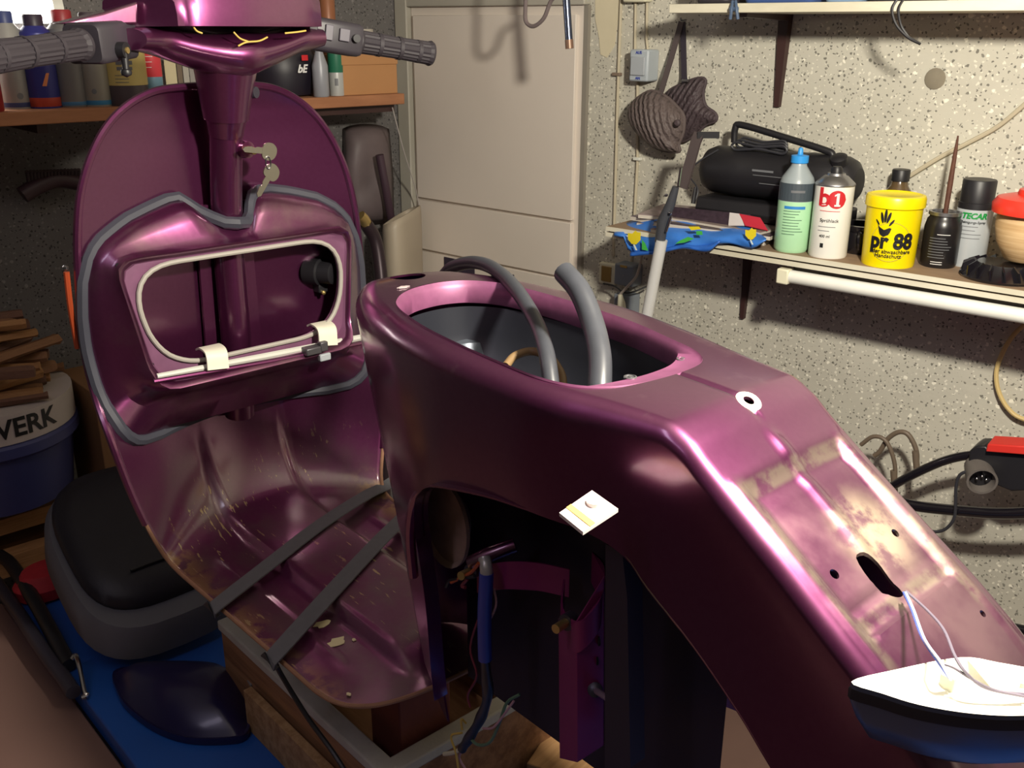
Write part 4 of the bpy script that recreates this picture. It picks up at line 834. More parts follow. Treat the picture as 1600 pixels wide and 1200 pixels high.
# black pan and brown bottle behind
p = WZ_(1336, 372, ZS+.03); 
t = thing('black_jug', 'black plastic jug in the shadow between white can and yellow tub', 'jug', (1.84, .70, ZS)); T = T_((1.815, .675, ZS)) @ Matrix.Scale(.68, 4)
MB().lathe([(.050, 0), (.058, .01), (.062, .045), (.056, .06), (.062, .068), (.062, .078), (.05, .078), (.05, .03), (.001, .03)], 28, T).build('jug_body', BLACKG, t)
MB().tube(cr([(1.782, .667, ZS+.045), (1.768, .662, ZS+.038), (1.768, .66, ZS+.018), (1.782, .665, ZS+.014)], 5), .005, 8).build('handle', BLACKG, t)
c, r, h = can_px(1378, 1436, 380, 262, ZS); c = np.array([1.875, WX_(1404, 300, 1.875)[1], ZS]); r = .038; h = WX_(1404, 264, 1.875)[2]-ZS; T = T_(c)
t = thing('brown_bottle', 'brown glass bottle with black cap behind the yellow tub', 'bottle', c)
MB().lathe([(r*.95, 0), (r, .005), (r, h*.52), (r*.85, h*.64), (r*.42, h*.80), (r*.36, h*.88)], 28, T).build('glass', M('brown_glass', (92, 74, 50), .15, 0, .1, 10, 0, .3), t)
MB().lathe([(r*.43, h*.86), (r*.43, h*.99), (r*.4, h), (r*.05, h)], 22, T).build('cap', BLACK, t)
# pr 88 tub
c, r, h = can_px(1345, 1425, 420, 306, ZS); T = T_((c[0], c[1], ZS)); YEL = M('tub_yellow', (246, 222, 0), .35, 0, .04)
t = thing('hand_cream_tub', 'yellow plastic tub printed with black hand', 'tub', (c[0], c[1], ZS))
MB().lathe([(r*.98, 0), (r*1.0, .004), (r*1.05, h*.8), (r*1.06, h*.84)], 40, T).build('tub_body', YEL, t)
MB().lathe([(r*1.08, h*.83), (r*1.12, h*.84), (r*1.12, h*.955), (r*1.08, h*.99), (r*.95, h*1.0), (r*.9, h*.985), (r*.01, h*.985)], 40, T).build('lid', YEL, t)
rf = r*1.045
cyltext('pr 88', .037, c, rf, ZS+h*.385, DK, t, dx=r*.06, bold=.0014, squash=.9); cyltext('der abwaschbare', .0095, c, rf, ZS+h*.245, DK, t, dx=r*.10); cyltext('Handschutz', .0095, c, rf, ZS+h*.185, DK, t, dx=-r*.02)
hx, hz = -r*.28, h*.60
cylpatch(.012, .012, c, rf, ZS+hz-.008, hx, 0, DK, t, 'hand_print', poly=[(-.010, .004), (-.013, .012), (-.009, .006), (0, .001), (.009, .006), (.012, .004), (.009, -.006), (0, -.011), (-.008, -.006)])
for k, (dx_, dz2, w_, l_, a) in enumerate(((-.016, .010, .0016, .006, .7), (-.007, .020, .0026, .010, .25), (.000, .024, .0027, .012, .0), (.007, .021, .0026, .010, -.25), (.014, .011, .0020, .007, -.6))):
    po = [(w_*math.cos(q)*math.cos(a)-l_*math.sin(q)*math.sin(a)*-1*-1, w_*math.cos(q)*math.sin(a)+l_*math.sin(q)*math.cos(a)) for q in np.linspace(0, 2*math.pi, 14, endpoint=False)]
    cylpatch(.01, .01, c, rf, ZS+hz-.003, hx+dx_*.8, dz2*.85, DK, t, 'finger_print', poly=po)
ringp = [(.034*math.cos(q), .034*math.sin(q)) for q in np.linspace(0, 2*math.pi, 60)]
face = faceaz(c); MB().tube([(c[0]+(rf+.0002)*math.cos(face+x/rf), c[1]+(rf+.0002)*math.sin(face+x/rf), ZS+h*.38+y) for x, y in ringp[:-1]], .0002, 5, closed=True).build('print_ring', GR, t)
# black jar with brush
c, r, h = can_px(1436, 1491, 420, 332, ZS); T = T_((c[0], c[1], ZS))
t = thing('black_jar', 'black labelled jar with steel rim holding a brush', 'jar', (c[0], c[1], ZS))
MB().lathe([(r*.92, 0), (r, .006), (r, h*.72), (r*.9, h*.86), (r*.8, h*.9), (r*.8, h*.95)], 32, T).build('jar_body', M('jar_black', (30, 28, 30), .3), t)
MB().lathe([(r*.8, h*.93), (r*.88, h*.94), (r*.88, h*1.0), (r*.72, h*1.0), (r*.70, h*.9), (r*.01, h*.88)], 28, T).build('jar_rim', STEEL, t)
lines(c, r, ZS+h*.62, 1, .01, r*.7, r*.8, WHP, t, dx=r*.15); lines(c, r, ZS+h*.55, 8, h*.05, r*.8, r*1.25, GR, t); lines(c, r, ZS+h*.12, 2, h*.04, r*.5, r*.8, WHP, t)
pb0 = np.array([c[0], c[1], ZS+h*.9]); pt = WX_(1497, 212, c[0]+.01)
MB().tube([pb0+np.array([0, 0, 0]), pb0*.6+pt*.4, pb0*.2+pt*.8, pt], [.004, .0048, .0035, .0015], 8).build('paint_brush', mat_wood('brush_wood', (76, 44, 34), (96, 60, 44)), label='brown wooden brush handle standing in the black jar', cat='brush')
# TECAR can
c, r, h = can_px(1498, 1550, 424, 278, ZS); c = np.array([1.835, WX_(1522, 340, 1.835)[1], ZS]); r = .030; h = WX_(1522, 279, 1.835)[2]-ZS; T = T_(c)
t = thing('spray_can', 'silver and white spray can with black cap beside the wooden bowl', 'spray can', c)
MB().lathe([(r*.96, 0), (r, .003), (r, h*.67)], 32, T).build('can_body', M('can_silver', (196, 202, 206), .3, .2), t)
MB().lathe([(r*.98, h*.67), (r*.98, h*.74), (r*.93, h*.745), (r*.93, h*.985), (r*.88, h), (r*.01, h)], 32, T).build('cap', BLACK, t)
cyltext('TECAR', .0135, c, r, ZS+h*.60, GN, t, bold=.0006, shear=.2); cyltext('Reinigungs-Spray', .006, c, r, ZS+h*.53, DK, t); lines(c, r, ZS+h*.48, 4, h*.045, r*.7, r*1.2, GR, t)
# fan wheel, bowl, red lid
p = WZ_(1575, 445, ZS); fc = np.array([1.775, WX_(1580, 420, 1.775)[1]+.012, ZS])
t = thing('fan_wheel', 'black finned plastic fan wheel under the wooden bowl', 'fan wheel', fc); T = T_(fc)
MB().lathe([(.066, 0), (.068, .004), (.062, .008), (.045, .022), (.042, .026), (.001, .027)], 40, T).build('fan_disc', BLACKG, t)
for k in range(18):
    a = 2*math.pi*k/18; MB().add([(.040, -.001, .022), (.066, -.0012, .006), (.064, -.0012, .022), (.048, -.001, .030), (.040, .001, .022), (.066, .0012, .006), (.064, .0012, .022), (.048, .001, .030)], [(0, 1, 2, 3), (7, 6, 5, 4), (0, 4, 5, 1), (1, 5, 6, 2), (2, 6, 7, 3), (3, 7, 4, 0)], T @ Matrix.Rotation(a, 4, 'Z') @ Matrix.Rotation(.25, 4, 'X')).build('fan_blade', BLACKG, t)
bc = np.array([1.790, fc[1]-.030, ZS+.031])
hb = .078; MB().lathe([(.032, 0), (.036, .002), (.052, .030), (.058, .058), (.057, hb), (.052, hb), (.052, .06), (.03, .01), (.001, .01)], 40, T_(bc)).build('wooden_bowl', mat_wood('turned_wood', (196, 158, 110), (224, 192, 146), (6, 6, 160)), label='pale turned wooden bowl with grooves under red lid', cat='bowl', ang=50)
t = thing('plastic_cover', 'round red plastic lid with raised knob on the wooden bowl', 'lid', bc+np.array([0, 0, hb])); RDM = M('lid_red', (226, 58, 44), .3, 0, .06)
Tt = T_(bc+np.array([-.004, 0, hb+.0005]))
MB().lathe([(.058, 0), (.066, .002), (.067, .016), (.060, .026), (.040, .031), (.001, .031)], 40, Tt).build('lid_disc', RDM, t); MB().lathe([(.030, .030), (.031, .034), (.029, .040), (.001, .041)], 30, Tt).build('knob', RDM, t)
# ---- radio
def RXp(px, py, x): return WX_(px, py, x)
xr = 1.845; pl, pr_ = RXp(1103, 262, xr), RXp(1330, 330, xr); zc = pl[2]; yl, yr = pl[1], .705
t = thing('radio', 'black portable radio with carrying handle and wound cable', 'radio', (xr, (yl+yr)/2, ZS+.03))
R = []
for s_, k in ((0, .55), (.03, .82), (.08, .96), (.3, 1.0), (.32, .97), (.68, .97), (.70, 1.0), (.92, .96), (.97, .82), (1, .55)):
    y = yl+(yr-yl)*s_; R.append([(xr+.052*k*math.cos(q), y, zc+.050*k*math.sin(q)) for q in np.linspace(0, 2*math.pi, 28, endpoint=False)])
MB().rings(R, True, True, True).build('radio_body', BLACK, t, ang=35)
R = [[(xr-.045, y, ZS+.031), (xr-.058, y, ZS+.045), (xr-.05, y, ZS+.07), (xr+.04, y, ZS+.07), (xr+.04, y, ZS+.031)] for y in (yl-.012, yr+.01)]
MB().rings(R, True, True, True).build('radio_base', BLACK, t, bevel=.004)
hp = [(xr-.005, RXp(1149, 222, xr)[1], RXp(1149, 222, xr)[2]), (xr-.006, RXp(1151, 203, xr)[1], RXp(1151, 200, xr)[2]), (xr-.006, RXp(1162, 194, xr)[1], RXp(1162, 195, xr)[2]), (xr-.006, RXp(1230, 214, xr)[1], RXp(1230, 215, xr)[2]), (xr-.006, RXp(1290, 234, xr)[1], RXp(1290, 234, xr)[2]), (xr-.006, RXp(1303, 240, xr)[1], RXp(1303, 242, xr)[2]), (xr-.006, RXp(1300, 262, xr)[1], RXp(1300, 262, xr)[2])]
MB().tube(cr(hp, 5), .0068, 10).build('handle', BLACK, t)
for k in range(5):
    y0, y1 = RXp(1155+3*k, 222, xr)[1], RXp(1240-4*k, 236, xr)[1]; zz = zc+.053+.004*(k % 3)
    MB().tube(cr([(xr-.03+.01*k, (y0+y1)/2+(y0-y1)/2*math.cos(q), zz+.006*math.sin(q*1)+.004*math.sin(3*q)) for q in np.linspace(0, 2*math.pi, 12, endpoint=False)], 4, True), .0026, 6, closed=True).build('power_cable', RUBD, t)
MB().tube(cr([(xr-.045, RXp(1140, 225, xr)[1], zc+.045), (xr-.056, RXp(1115, 240, xr)[1], zc+.02), (xr-.064, RXp(1100, 270, xr)[1], zc-.005), RXp(1090, 295, xr-.08), RXp(1085, 318, xr-.09)], 5), .0018, 6).build('loose_cable', RUBD, t)
MB().tube([RXp(1087, 292, xr-.09), RXp(1083, 318, xr-.095)], [.003, .005], 8).build('plug', BLACK, t)
MB().lathe([(.016, -.012), (.016, .004), (.010, .008), (.001, .008)], 20, T_((xr-.03, .737, zc+.045), ry=-.5)).build('tuning_knob', BLACK, t)
MB().box((xr-.0508, (yl+yr)/2+.01, zc+.012), (.0014, .045, .004)).build('maker_mark', GR, t)
for zz, w_ in ((zc+.003, .08), (zc-.012, .05)): MB().box((xr-.0512, (yl+yr)/2-.01, zz), (.0012, w_, .0012)).build('print_line', GR, t)
# ---- magazines under the radio
MAG = [((150, 120, 110), (1.80, .965, .16, .24, .15)), ((86, 70, 88), (1.795, .958, .155, .235, -.05)), ((60, 46, 58), (1.80, .95, .165, .25, .08)), ((140, 126, 120), (1.808, .945, .15, .23, -.1))]
for k, (lab, col, y, th, a, z) in enumerate((('brown backed magazine at the foot of the loose pile by the pole', (120, 98, 92), 1.085, .010, .1, 0), ('violet grey magazine in the middle of the loose pile by the pole', (84, 70, 86), 1.092, .010, -.12, .010), ('magazine with pale cover on top of the loose pile by the pole', (150, 132, 134), 1.088, .009, .2, .020))):
    t = thing('magazine', lab, 'magazine', (1.815, y, ZS+z), a, 'magazines under the radio'); T = T_((1.815, y, ZS+z), rz=a)
    MB().box((0, 0, th/2-.0004), (.15, .10, th-.0016), T).build('pages', M('paper', (196, 188, 176), .8), t); MB().box((0, 0, th-.0008), (.151, .101, .0008), T).build('cover', M('mag_loose_%d' % k, col, .35, 0, .6, 40), t)
    if k == 2: MB().box((-.02, .0, th-.0002), (.03, .03, .0004), T).build('cover_print', M('mag_yellow', (200, 190, 60), .4), t)
z = ZS
for k, (col, (x, y, w_, l_, a)) in enumerate(MAG):
    th = (.008, .006, .009, .006)[k]; t = thing('magazine', ['bottom magazine of the pile, brown cover', 'magazine with dusky grey violet cover second in the pile', 'dark magazine with white stripes third in the pile', 'top magazine of the pile with grey brown cover'][k], 'magazine', (x, y, z), a, 'magazines under the radio')
    MB().box((0, 0, th/2), (w_, l_, th-.001), T_((x, y, z), rz=a)).build('pages', M('paper', (196, 188, 176), .8), t)
    MB().box((0, 0, th-.0006), (w_+.001, l_+.001, .0008), T_((x, y, z), rz=a)).build('cover', M('mag_cover_%d' % k, col, .35, 0, .5, 30), t)
    if k == 2:
        for j in range(3): MB().box((-.02+.03*j, .08, th-.0001), (.010, .06, .0004), T_((x, y, z), rz=a+.3)).build('cover_stripe', M('stripe_white', (200, 190, 190), .4), t)
    z += th
t = thing('magazine', 'glossy photo magazine with red corner leaning over the pile', 'magazine', (1.745, .90, ZS+.02), 0, 'magazines under the radio')
q = [WX_(1030, 330, 1.752), WX_(1187, 366, 1.742), WX_(1195, 352, 1.752), WX_(1180, 335, 1.80), WX_(1040, 318, 1.80)]
def quad3(P, th=.0015): n = len(P); return MB().add([tuple(p) for p in P]+[(p[0]+.001, p[1], p[2]-th) for p in P], [tuple(range(n)), tuple(range(n, 2*n))[::-1]]+[(i, (i+1) % n, n+(i+1) % n, n+i) for i in range(n)])
quad3([WX_(1042, 322, 1.765), WX_(1035, 345, 1.744), WX_(1140, 366, 1.740), WX_(1190, 366, 1.740), WX_(1172, 335, 1.765)]).build('photo_cover', M('photo_dark', (56, 44, 54), .3, 0, .8, 120), t, ang=20)
quad3([WX_(1155, 334, 1.762), WX_(1164, 352, 1.7395), WX_(1200, 360, 1.7395), WX_(1188, 340, 1.762)]).build('red_panel', M('mag_red', (186, 44, 62), .4), t, ang=20)
quad3([WX_(1140, 332, 1.763), WX_(1138, 352, 1.7393), WX_(1163, 352, 1.7393), WX_(1156, 334, 1.763)]).build('white_panel', M('mag_white', (206, 200, 200), .4), t, ang=20)
# ---- blue tulip bag
BAG = M('bag_blue', (58, 120, 206), .4, 0, .18, 20); t = thing('plastic_bag', 'crumpled blue plastic bag printed with yellow tulips on the shelf edge', 'bag', (1.73, .98, ZS))
def bagmesh(px0, px1, top, bot, x0, amp, seed):
    rnd = np.random.RandomState(seed); nu, nv = 34, 12; ph = rnd.rand(6)*6; G = []
    for i in range(nu):
        u = i/(nu-1); px = px0+(px1-px0)*u; yt = interp(u, top); ybm = interp(u, bot); row = []
        for j in range(nv):
            v = j/(nv-1); py = yt+(ybm-yt)*v
            xx = x0+.065*(1-v)**1.5-.012*math.sin(math.pi*v)*1.2+amp*math.sin(u*14+ph[0]+v*4)*math.sin(math.pi*min(v*1.2, 1))+amp*.7*math.sin(u*27+ph[1]-v*7)
            row.append(tuple(WX_(px, py, xx)))
        G.append(row)
    return MB().rings(G, close=False)
me = bagmesh(960, 1197, [(0, 358), (.12, 346), (.3, 337), (.45, 342), (.65, 352), (.85, 352), (.93, 358), (1, 373)], [(0, 368), (.07, 372), (.10, 394), (.25, 396), (.4, 390), (.55, 386), (.75, 380), (.9, 388), (1, 375)], 1.692, .0035, 3).mesh('bag_sheet')
bo = finish('bag_sheet', me, BAG, t, ang=60); m = bo.modifiers.new('s', 'SOLIDIFY'); m.thickness = .0015; m.offset = 1
me = bagmesh(985, 1125, [(0, 388), (.3, 384), (.6, 376), (1, 372)], [(0, 400), (.3, 396), (.6, 388), (.85, 393), (1, 378)], 1.684, .002, 5).mesh('bag_fold')
bo = finish('bag_fold', me, M('bag_blue_fold', (44, 100, 190), .4), t, ang=60); m = bo.modifiers.new('s', 'SOLIDIFY'); m.thickness = .0015; m.offset = 1
def pxpatch(pts, x, mat, nm, par): n = len(pts); P = [WX_(a_, b2, x) for a_, b2 in pts]; return MB().add([tuple(p) for p in P], [tuple(range(n))]).build(nm, mat, par)
YT = M('tulip_yellow', (226, 206, 40), .45); GT = M('tulip_green', (70, 176, 76), .45); WT_ = M('stem_white', (214, 226, 220), .5)
xb = 1.678
for cx, cy, s_ in ((991, 372, 1), (1173, 366, .85)):
    pxpatch([(cx-10*s_, cy-8*s_), (cx-3*s_, cy-7*s_), (cx+2*s_, cy-12*s_), (cx+5*s_, cy-9*s_), (cx+10*s_, cy-9*s_), (cx+10*s_, cy+3*s_), (cx+3*s_, cy+10*s_), (cx-4*s_, cy+9*s_), (cx-10*s_, cy+2*s_)], xb, YT, 'tulip_print', t)
    pxpatch([(cx-2*s_, cy+10*s_), (cx+1*s_, cy+10*s_), (cx+5*s_, cy+19*s_), (cx+2*s_, cy+19*s_)], xb-.001, WT_, 'stem_print', t)
pxpatch([(1003, 374), (1008, 380), (1013, 392), (1003, 390)], xb-.001, GT, 'leaf_print', t); pxpatch([(1062, 376), (1075, 370), (1085, 373), (1070, 379), (1055, 381)], xb-.003, GT, 'leaf_print', t); pxpatch([(1088, 361), (1097, 361), (1098, 367), (1088, 367)], xb+.002, GT, 'leaf_print', t)
pxpatch([(1075, 354), (1092, 354), (1096, 358), (1080, 360)], xb+.004, YT, 'tulip_print', t)
# ---- pole with clamp
t = thing('telescopic_pole', 'aluminium pole with black hinged clamp leaning on the shelf edge', 'pole', (1.6, .98, 0)); xa = 1.655
A = WX_(1034, 375, xa); B = WX_(1010, 498, xa); dv3 = (B-A)/np.linalg.norm(B-A); low_ = A+dv3*((A[2]-.0)/-dv3[2])
low_ = np.array([low_[0], low_[1], 0.0]); MB().tube([A, low_], .0120, 14).build('tube', M('aluminium', (212, 212, 210), .35, .15), t)
MB().tube([WX_(1031, 378, xa), WX_(1036, 345, xa), WX_(1048, 318, xa), WX_(1056, 292, xa)], [.0105, .0115, .0095, .0065], 12).build('clamp', M('clamp_grey', (64, 66, 72), .45), t)
MB().tube([WX_(1041, 362, xa-.011), WX_(1049, 338, xa-.011)], .0025, 8).build('latch', CHR, t); MB().tube([WX_(1060, 290, xa), WX_(1064, 262, xa)], .0028, 8).build('rod', CHR, t)
for px, py in ((1047, 333), (1041, 305)): p = WX_(px, py, xa-.011); MB().lathe([(.003, -.002), (.003, .002), (.001, .003)], 10, T_(p, ry=-math.pi/2)).build('rivet', CHR, t)
MB().strip([WX_(1066, 294, xa+.01), WX_(1078, 255, xa+.02), WX_(1087, 222, xa+.03), WX_(1093, 208, xa+.035)], (0, 1, 0), .0105, .006).build('rubber_blade', M('blade_brown', (72, 62, 62), .6), t, label='dark rubber blade above the clamp')
MB().strip([WX_(1090, 211, xa+.03), WX_(1124, 211, xa+.045)], (0, 0, 1), .006, .006).build('blade_end', BLACK, t)
# ---- kneepads on a hook
KN = M('kneepad_rubber', (92, 80, 78), .65, 0, .15, 25); KND = M('kneepad_rubber_dark', (74, 62, 66), .65, 0, .15, 25)
hk = WX_(1067, 34, WX-.012)
MB().tube(cr([hk+np.array([.012, 0, .004]), hk+np.array([-.006, 0, .003]), hk+np.array([-.010, 0, .008])], 4), .002, 8).build('wall_hook', STEEL, label='small steel hook holding the kneepad straps', cat='hook')
def mat_rib(name, col, ang):
    k = NT(name); mp = k.n('ShaderNodeMapping'); mp.inputs['Rotation'].default_value = (ang, 0, 0); k.l(k.obj(), mp.inputs['Vector'])
    wv = k.n('ShaderNodeTexWave', wave_type='BANDS', bands_direction='Y'); wv.inputs['Scale'].default_value = 26; wv.inputs['Distortion'].default_value = 2.0; wv.inputs['Detail'].default_value = 1.0; wv.inputs['Detail Scale'].default_value = 4; k.l(mp.outputs[0], wv.inputs['Vector'])
    c = srgb(col); k.l(k.mix(k.noise(30), tuple(q*.8 for q in c), tuple(q*1.2 for q in c)), k.b.inputs['Base Color']); k.b.inputs['Roughness'].default_value = .6; k.bump(wv.outputs['Fac'], .8, .004); return k.m
def kneepad(lab, outl, depth, mat, edge, gap=.012):
    P = [np.array(p) for p in cr([WX_(x, y, WX-gap) for x, y in outl], 4, True)]; cc = sum(P)/len(P)
    t = thing('knee_pad', lab, 'knee pad', (WX-.012, cc[1], min(p[2] for p in P)), 0, 'knee pads on the hook'); R = []
    for s_ in (1.0, 1.0, .985, .95, .88, .76, .6, .4, .2, .04):
        dx = depth*math.sqrt(max(0, 1-s_*s_)) if s_ < 1 else 0
        R.append([tuple(cc+(p-cc)*s_-np.array([dx+(.008 if R else 0), 0, 0])) for p in P])
    MB().rings(R, True, False, True).build('pad_shell', mat, t, ang=60)
    MB().tube([p-np.array([.006, 0, 0]) for p in P], .0035, 8, closed=True).build('pad_rim', edge, t); return t
k1 = kneepad('ribbed brown kneepad with a stud hanging in front of its twin', [(1000, 152), (1020, 142), (1042, 150), (1060, 166), (1071, 182), (1070, 206), (1063, 225), (1064, 236), (1045, 236), (1025, 229), (1005, 213), (991, 195), (986, 178), (990, 163)], .040, mat_rib('kneepad_ribbed', (96, 84, 82), .35), KN, .046)
k2 = kneepad('ribbed brown kneepad with notched edge hanging behind its twin', [(1044, 146), (1068, 131), (1094, 122), (1105, 126), (1101, 145), (1105, 165), (1120, 177), (1121, 188), (1106, 194), (1088, 210), (1066, 220), (1050, 200), (1043, 172)], .020, mat_rib('kneepad_ribbed_dark', (72, 60, 64), -.5), KND)
MB().strip([hk+np.array([-.006, 0, 0]), WX_(1052, 80, WX-.02), WX_(1034, 140, WX-.046), WX_(1030, 150, WX-.06)], (0, 1, 0), .0062, .003).build('strap', M('strap_brown', (84, 74, 74), .6), k1)
MB().strip([hk+np.array([-.004, -.002, 0]), WX_(1068, 75, WX-.014), WX_(1069, 118, WX-.018), WX_(1070, 128, WX-.03)], (0, 1, 0), .0062, .003).build('strap', M('strap_dark', (52, 46, 56), .6), k2)
MB().tube([WX_(1066, 126, WX-.036), WX_(1075, 126, WX-.036)], .003, 8).build('buckle', STEEL, k2)
p = WX_(1058, 192, WX-.088); MB().lathe([(.007, -.004), (.007, .002), (.004, .005), (.001, .005)], 14, T_(p, ry=-math.pi/2)).build('stud', KND, k1)
# ---- electrics
GW = M('switch_box_grey', (176, 184, 190), .45); TXB = M('print_ink_blue', (40, 60, 160), .5)
def ebox(label, nm, px0, px1, py0, py1, dep, mat, cat='switch'):
    a_, b2 = WX_(px0, py0, WX-dep), WX_(px1, py1, WX-dep); c = ((WX-dep/2), (a_[1]+b2[1])/2, (a_[2]+b2[2])/2); w_, h_ = abs(a_[1]-b2[1]), abs(a_[2]-b2[2])
    t = thing(nm, label, cat, (WX, c[1], c[2]-h_/2)); MB().box(c, (dep, w_, h_)).build('housing', mat, t, bevel=.004); return t, c, w_, h_
t, c, w_, h_ = ebox('grey wall switch box marked in blue beside the kneepads', 'light_switch', 984, 1011, 77, 128, .045, GW)
MB().box((WX-.047, c[1], c[2]-.001), (.006, w_*.74, h_*.58)).build('rocker', GREYP, t, bevel=.0015)
for s_, dz_ in (('AUS', h_*.40), ('AN', -h_*.40)):
    me = text_mesh(s_, .0085, .0003, .0002); me.transform(Matrix.Translation((WX-.0458, c[1], c[2]+dz_)) @ Matrix.Rotation(-math.pi/2, 4, 'Z') @ Matrix.Rotation(math.pi/2, 4, 'X')); finish('lettering', me, TXB, t)
ebox('small cream junction box at the top of the conduits', 'junction_box', 974, 1008, -40, 3, .03, CREAM, 'junction box')
t, c, w_, h_ = ebox('flush switch with cream frame and amber rocker below the shelf', 'light_switch', 936, 960, 409, 447, .014, CREAM)
MB().box((WX-.015, c[1], c[2]), (.006, w_*.58, h_*.70)).build('rocker', M('amber_rocker', (150, 122, 70), .4), t, bevel=.001)
t, c, w_, h_ = ebox('grey surface socket box beside the cream framed switch', 'socket_box', 960, 988, 411, 450, .042, M('socket_grey', (128, 136, 146), .5), 'socket'); MB().box((WX-.0425, c[1], c[2]+h_*.42), (.002, w_*.35, h_*.1)).build('label_tag', M('tag_amber', (190, 160, 90), .5), t); MB().lathe([(.001, 0), (.002, .001), (.0001, .001)], 8, T_((WX-.0425, c[1], c[2]), ry=-math.pi/2)).build('cover_screw', STEEL, t)
t, c, w_, h_ = ebox('grey surface socket box with a cream plug in it', 'socket_box', 959, 984, 458, 500, .042, M('socket_grey', (128, 136, 146)), 'socket')
t = thing('power_plug', 'cream plug and cable in the lower grey socket', 'plug', WX_(972, 480, WX-.06))
MB().tube([WX_(972, 488, WX-.062), WX_(971, 474, WX-.064), WX_(969, 460, WX-.066)], [.0105, .0095, .005], 12).build('plug_body', CREAM, t)
MB().tube(cr([WX_(969, 460, WX-.066), WX_(980, 448, WX-.062), WX_(995, 430, WX-.05), WX_(1003, 400, WX-.03), WX_(1006, 380, WX-.03)], 5), .003, 8).build('plug_cable', M('cable_grey', (176, 166, 156), .5), t)
MB().tube(cr([WX_(943, 443, WX-.05), WX_(960, 447, WX-.055), WX_(975, 457, WX-.06), WX_(990, 456, WX-.05), WX_(1012, 447, WX-.03)], 5), .0022, 7).build('black_lead', BLACK, label='thin black lead crossing below the socket boxes', cat='cable')
CND = M('conduit_cream', (190, 180, 156), .6)
def conduit(label, pts, r): MB().tube([WX_(x, y, WX-r-.001) for x, y in pts], r, 10).build('conduit', CND, label=label, cat='conduit', group='conduits beside the door')
conduit('longest cream conduit running down beside the pale door', [(972, -40), (968.5, 50), (965, 150), (961, 300), (958, 400)], .0035)
conduit('cream conduit into the switch box nearer the door', [(993, 0), (992, 78)], .003); conduit('cream conduit into the switch box nearer the kneepads', [(1011, -5), (1010, 60), (1012, 78)], .003)
conduit('cream conduit from the switch box down to the shelf', [(996, 128), (996, 250), (990, 360), (986, 412)], .0035)
p = WX_(996, 248, WX-.006); MB().box(p, (.012, .018, .007)).build('cable_clip', WHITE, label='white clip on the conduit below the switch box', cat='cable clip', bevel=.001)
p = WX_(964, 116, WX-.006); MB().box(p, (.010, .022, .007)).build('cable_clip', M('clip_rust', (130, 112, 98), .7), label='rusty clip on the long conduit beside the door', cat='cable clip', bevel=.001)
MB().tube(cr([WX_(x, y, WX-.006) for x, y in ((1421, 275), (1470, 245), (1515, 222), (1560, 197), (1605, 160), (1660, 115))], 5), .0042, 8).build('cable', CND, label='cream cable slanting up the wall above the yellow tub', cat='cable')
MB().tube(cr([WX_(x, y, WX-.02) for x, y in ((1610, 500), (1585, 522), (1567, 550), (1557, 580), (1560, 610), (1575, 638), (1600, 655), (1660, 665))], 5), .0042, 8).build('cable', M('cable_yellowed', (214, 188, 128), .5), label='yellowed cable loop hanging under the tube lamp', cat='cable')
# thin wall scratches
# ---- things above: upper shelf contents
zu = ZU+.016
for lab, nm, cat, px0, px1, col, hh, dx in (('dark camera bag on the upper shelf', 'carry_bag', 'bag', 1085, 1138, (46, 42, 50), .10, .05), ('blue folded cloth on the upper shelf', 'folded_cloth', 'cloth', 1160, 1270, (58, 84, 140), .05, .04), ('pale blue folded sheet on the upper shelf', 'folded_cloth', 'cloth', 1285, 1345, (130, 156, 190), .04, .03), ('black tool case on the upper shelf', 'tool_case', 'case', 1352, 1440, (44, 40, 46), .09, .03)):
    y0, y1 = WX_(px0, 5, XF+dx)[1], WX_(px1, 5, XF+dx)[1]; MB().prism([(XF+dx+.07+a_, (y0+y1)/2+b2) for a_, b2 in rrect(.07, abs(y0-y1)/2, .015, 4)], zu, zu+hh).build(nm, M(nm+str(px0), col, .6, 0, .2, 20), label=lab, cat=cat, bevel=.006)
t = thing('spring_clamp', 'blue grey spring clamp gripping the upper shelf edge', 'clamp', WX_(1147, 14, XF-.004)); CM = M('clamp_blue', (74, 92, 118), .45)
for s_ in (-1, 1): MB().tube(cr([WX_(1147, 2, XF-.004)+np.array([0, s_*.003, 0]), WX_(1147, 14, XF-.012)+np.array([0, s_*.005, 0]), WX_(1147+s_*-6, 30, XF-.010)], 4), .003, 8).build('jaw', CM, t)
MB().tube([WX_(1141, 14, XF-.010), WX_(1153, 14, XF-.010)], .004, 8).build('spring', CM, t)
MB().tube(cr([WX_(x, y, xx) for x, y, xx in ((1402, -2, XF-.002), (1394, 15, XF-.006), (1400, 38, XF-.004), (1418, 58, XF), (1438, 69, XF+.002))], 5)+cr([WX_(x, y, xx) for x, y, xx in ((1420, 58, XF+.002), (1408, 40, XF-.002), (1404, 15, XF-.006), (1412, -2, XF-.002))], 5), .0022, 6).build('cable', BLACK, label='black cable loop hanging over the upper shelf edge', cat='cable')
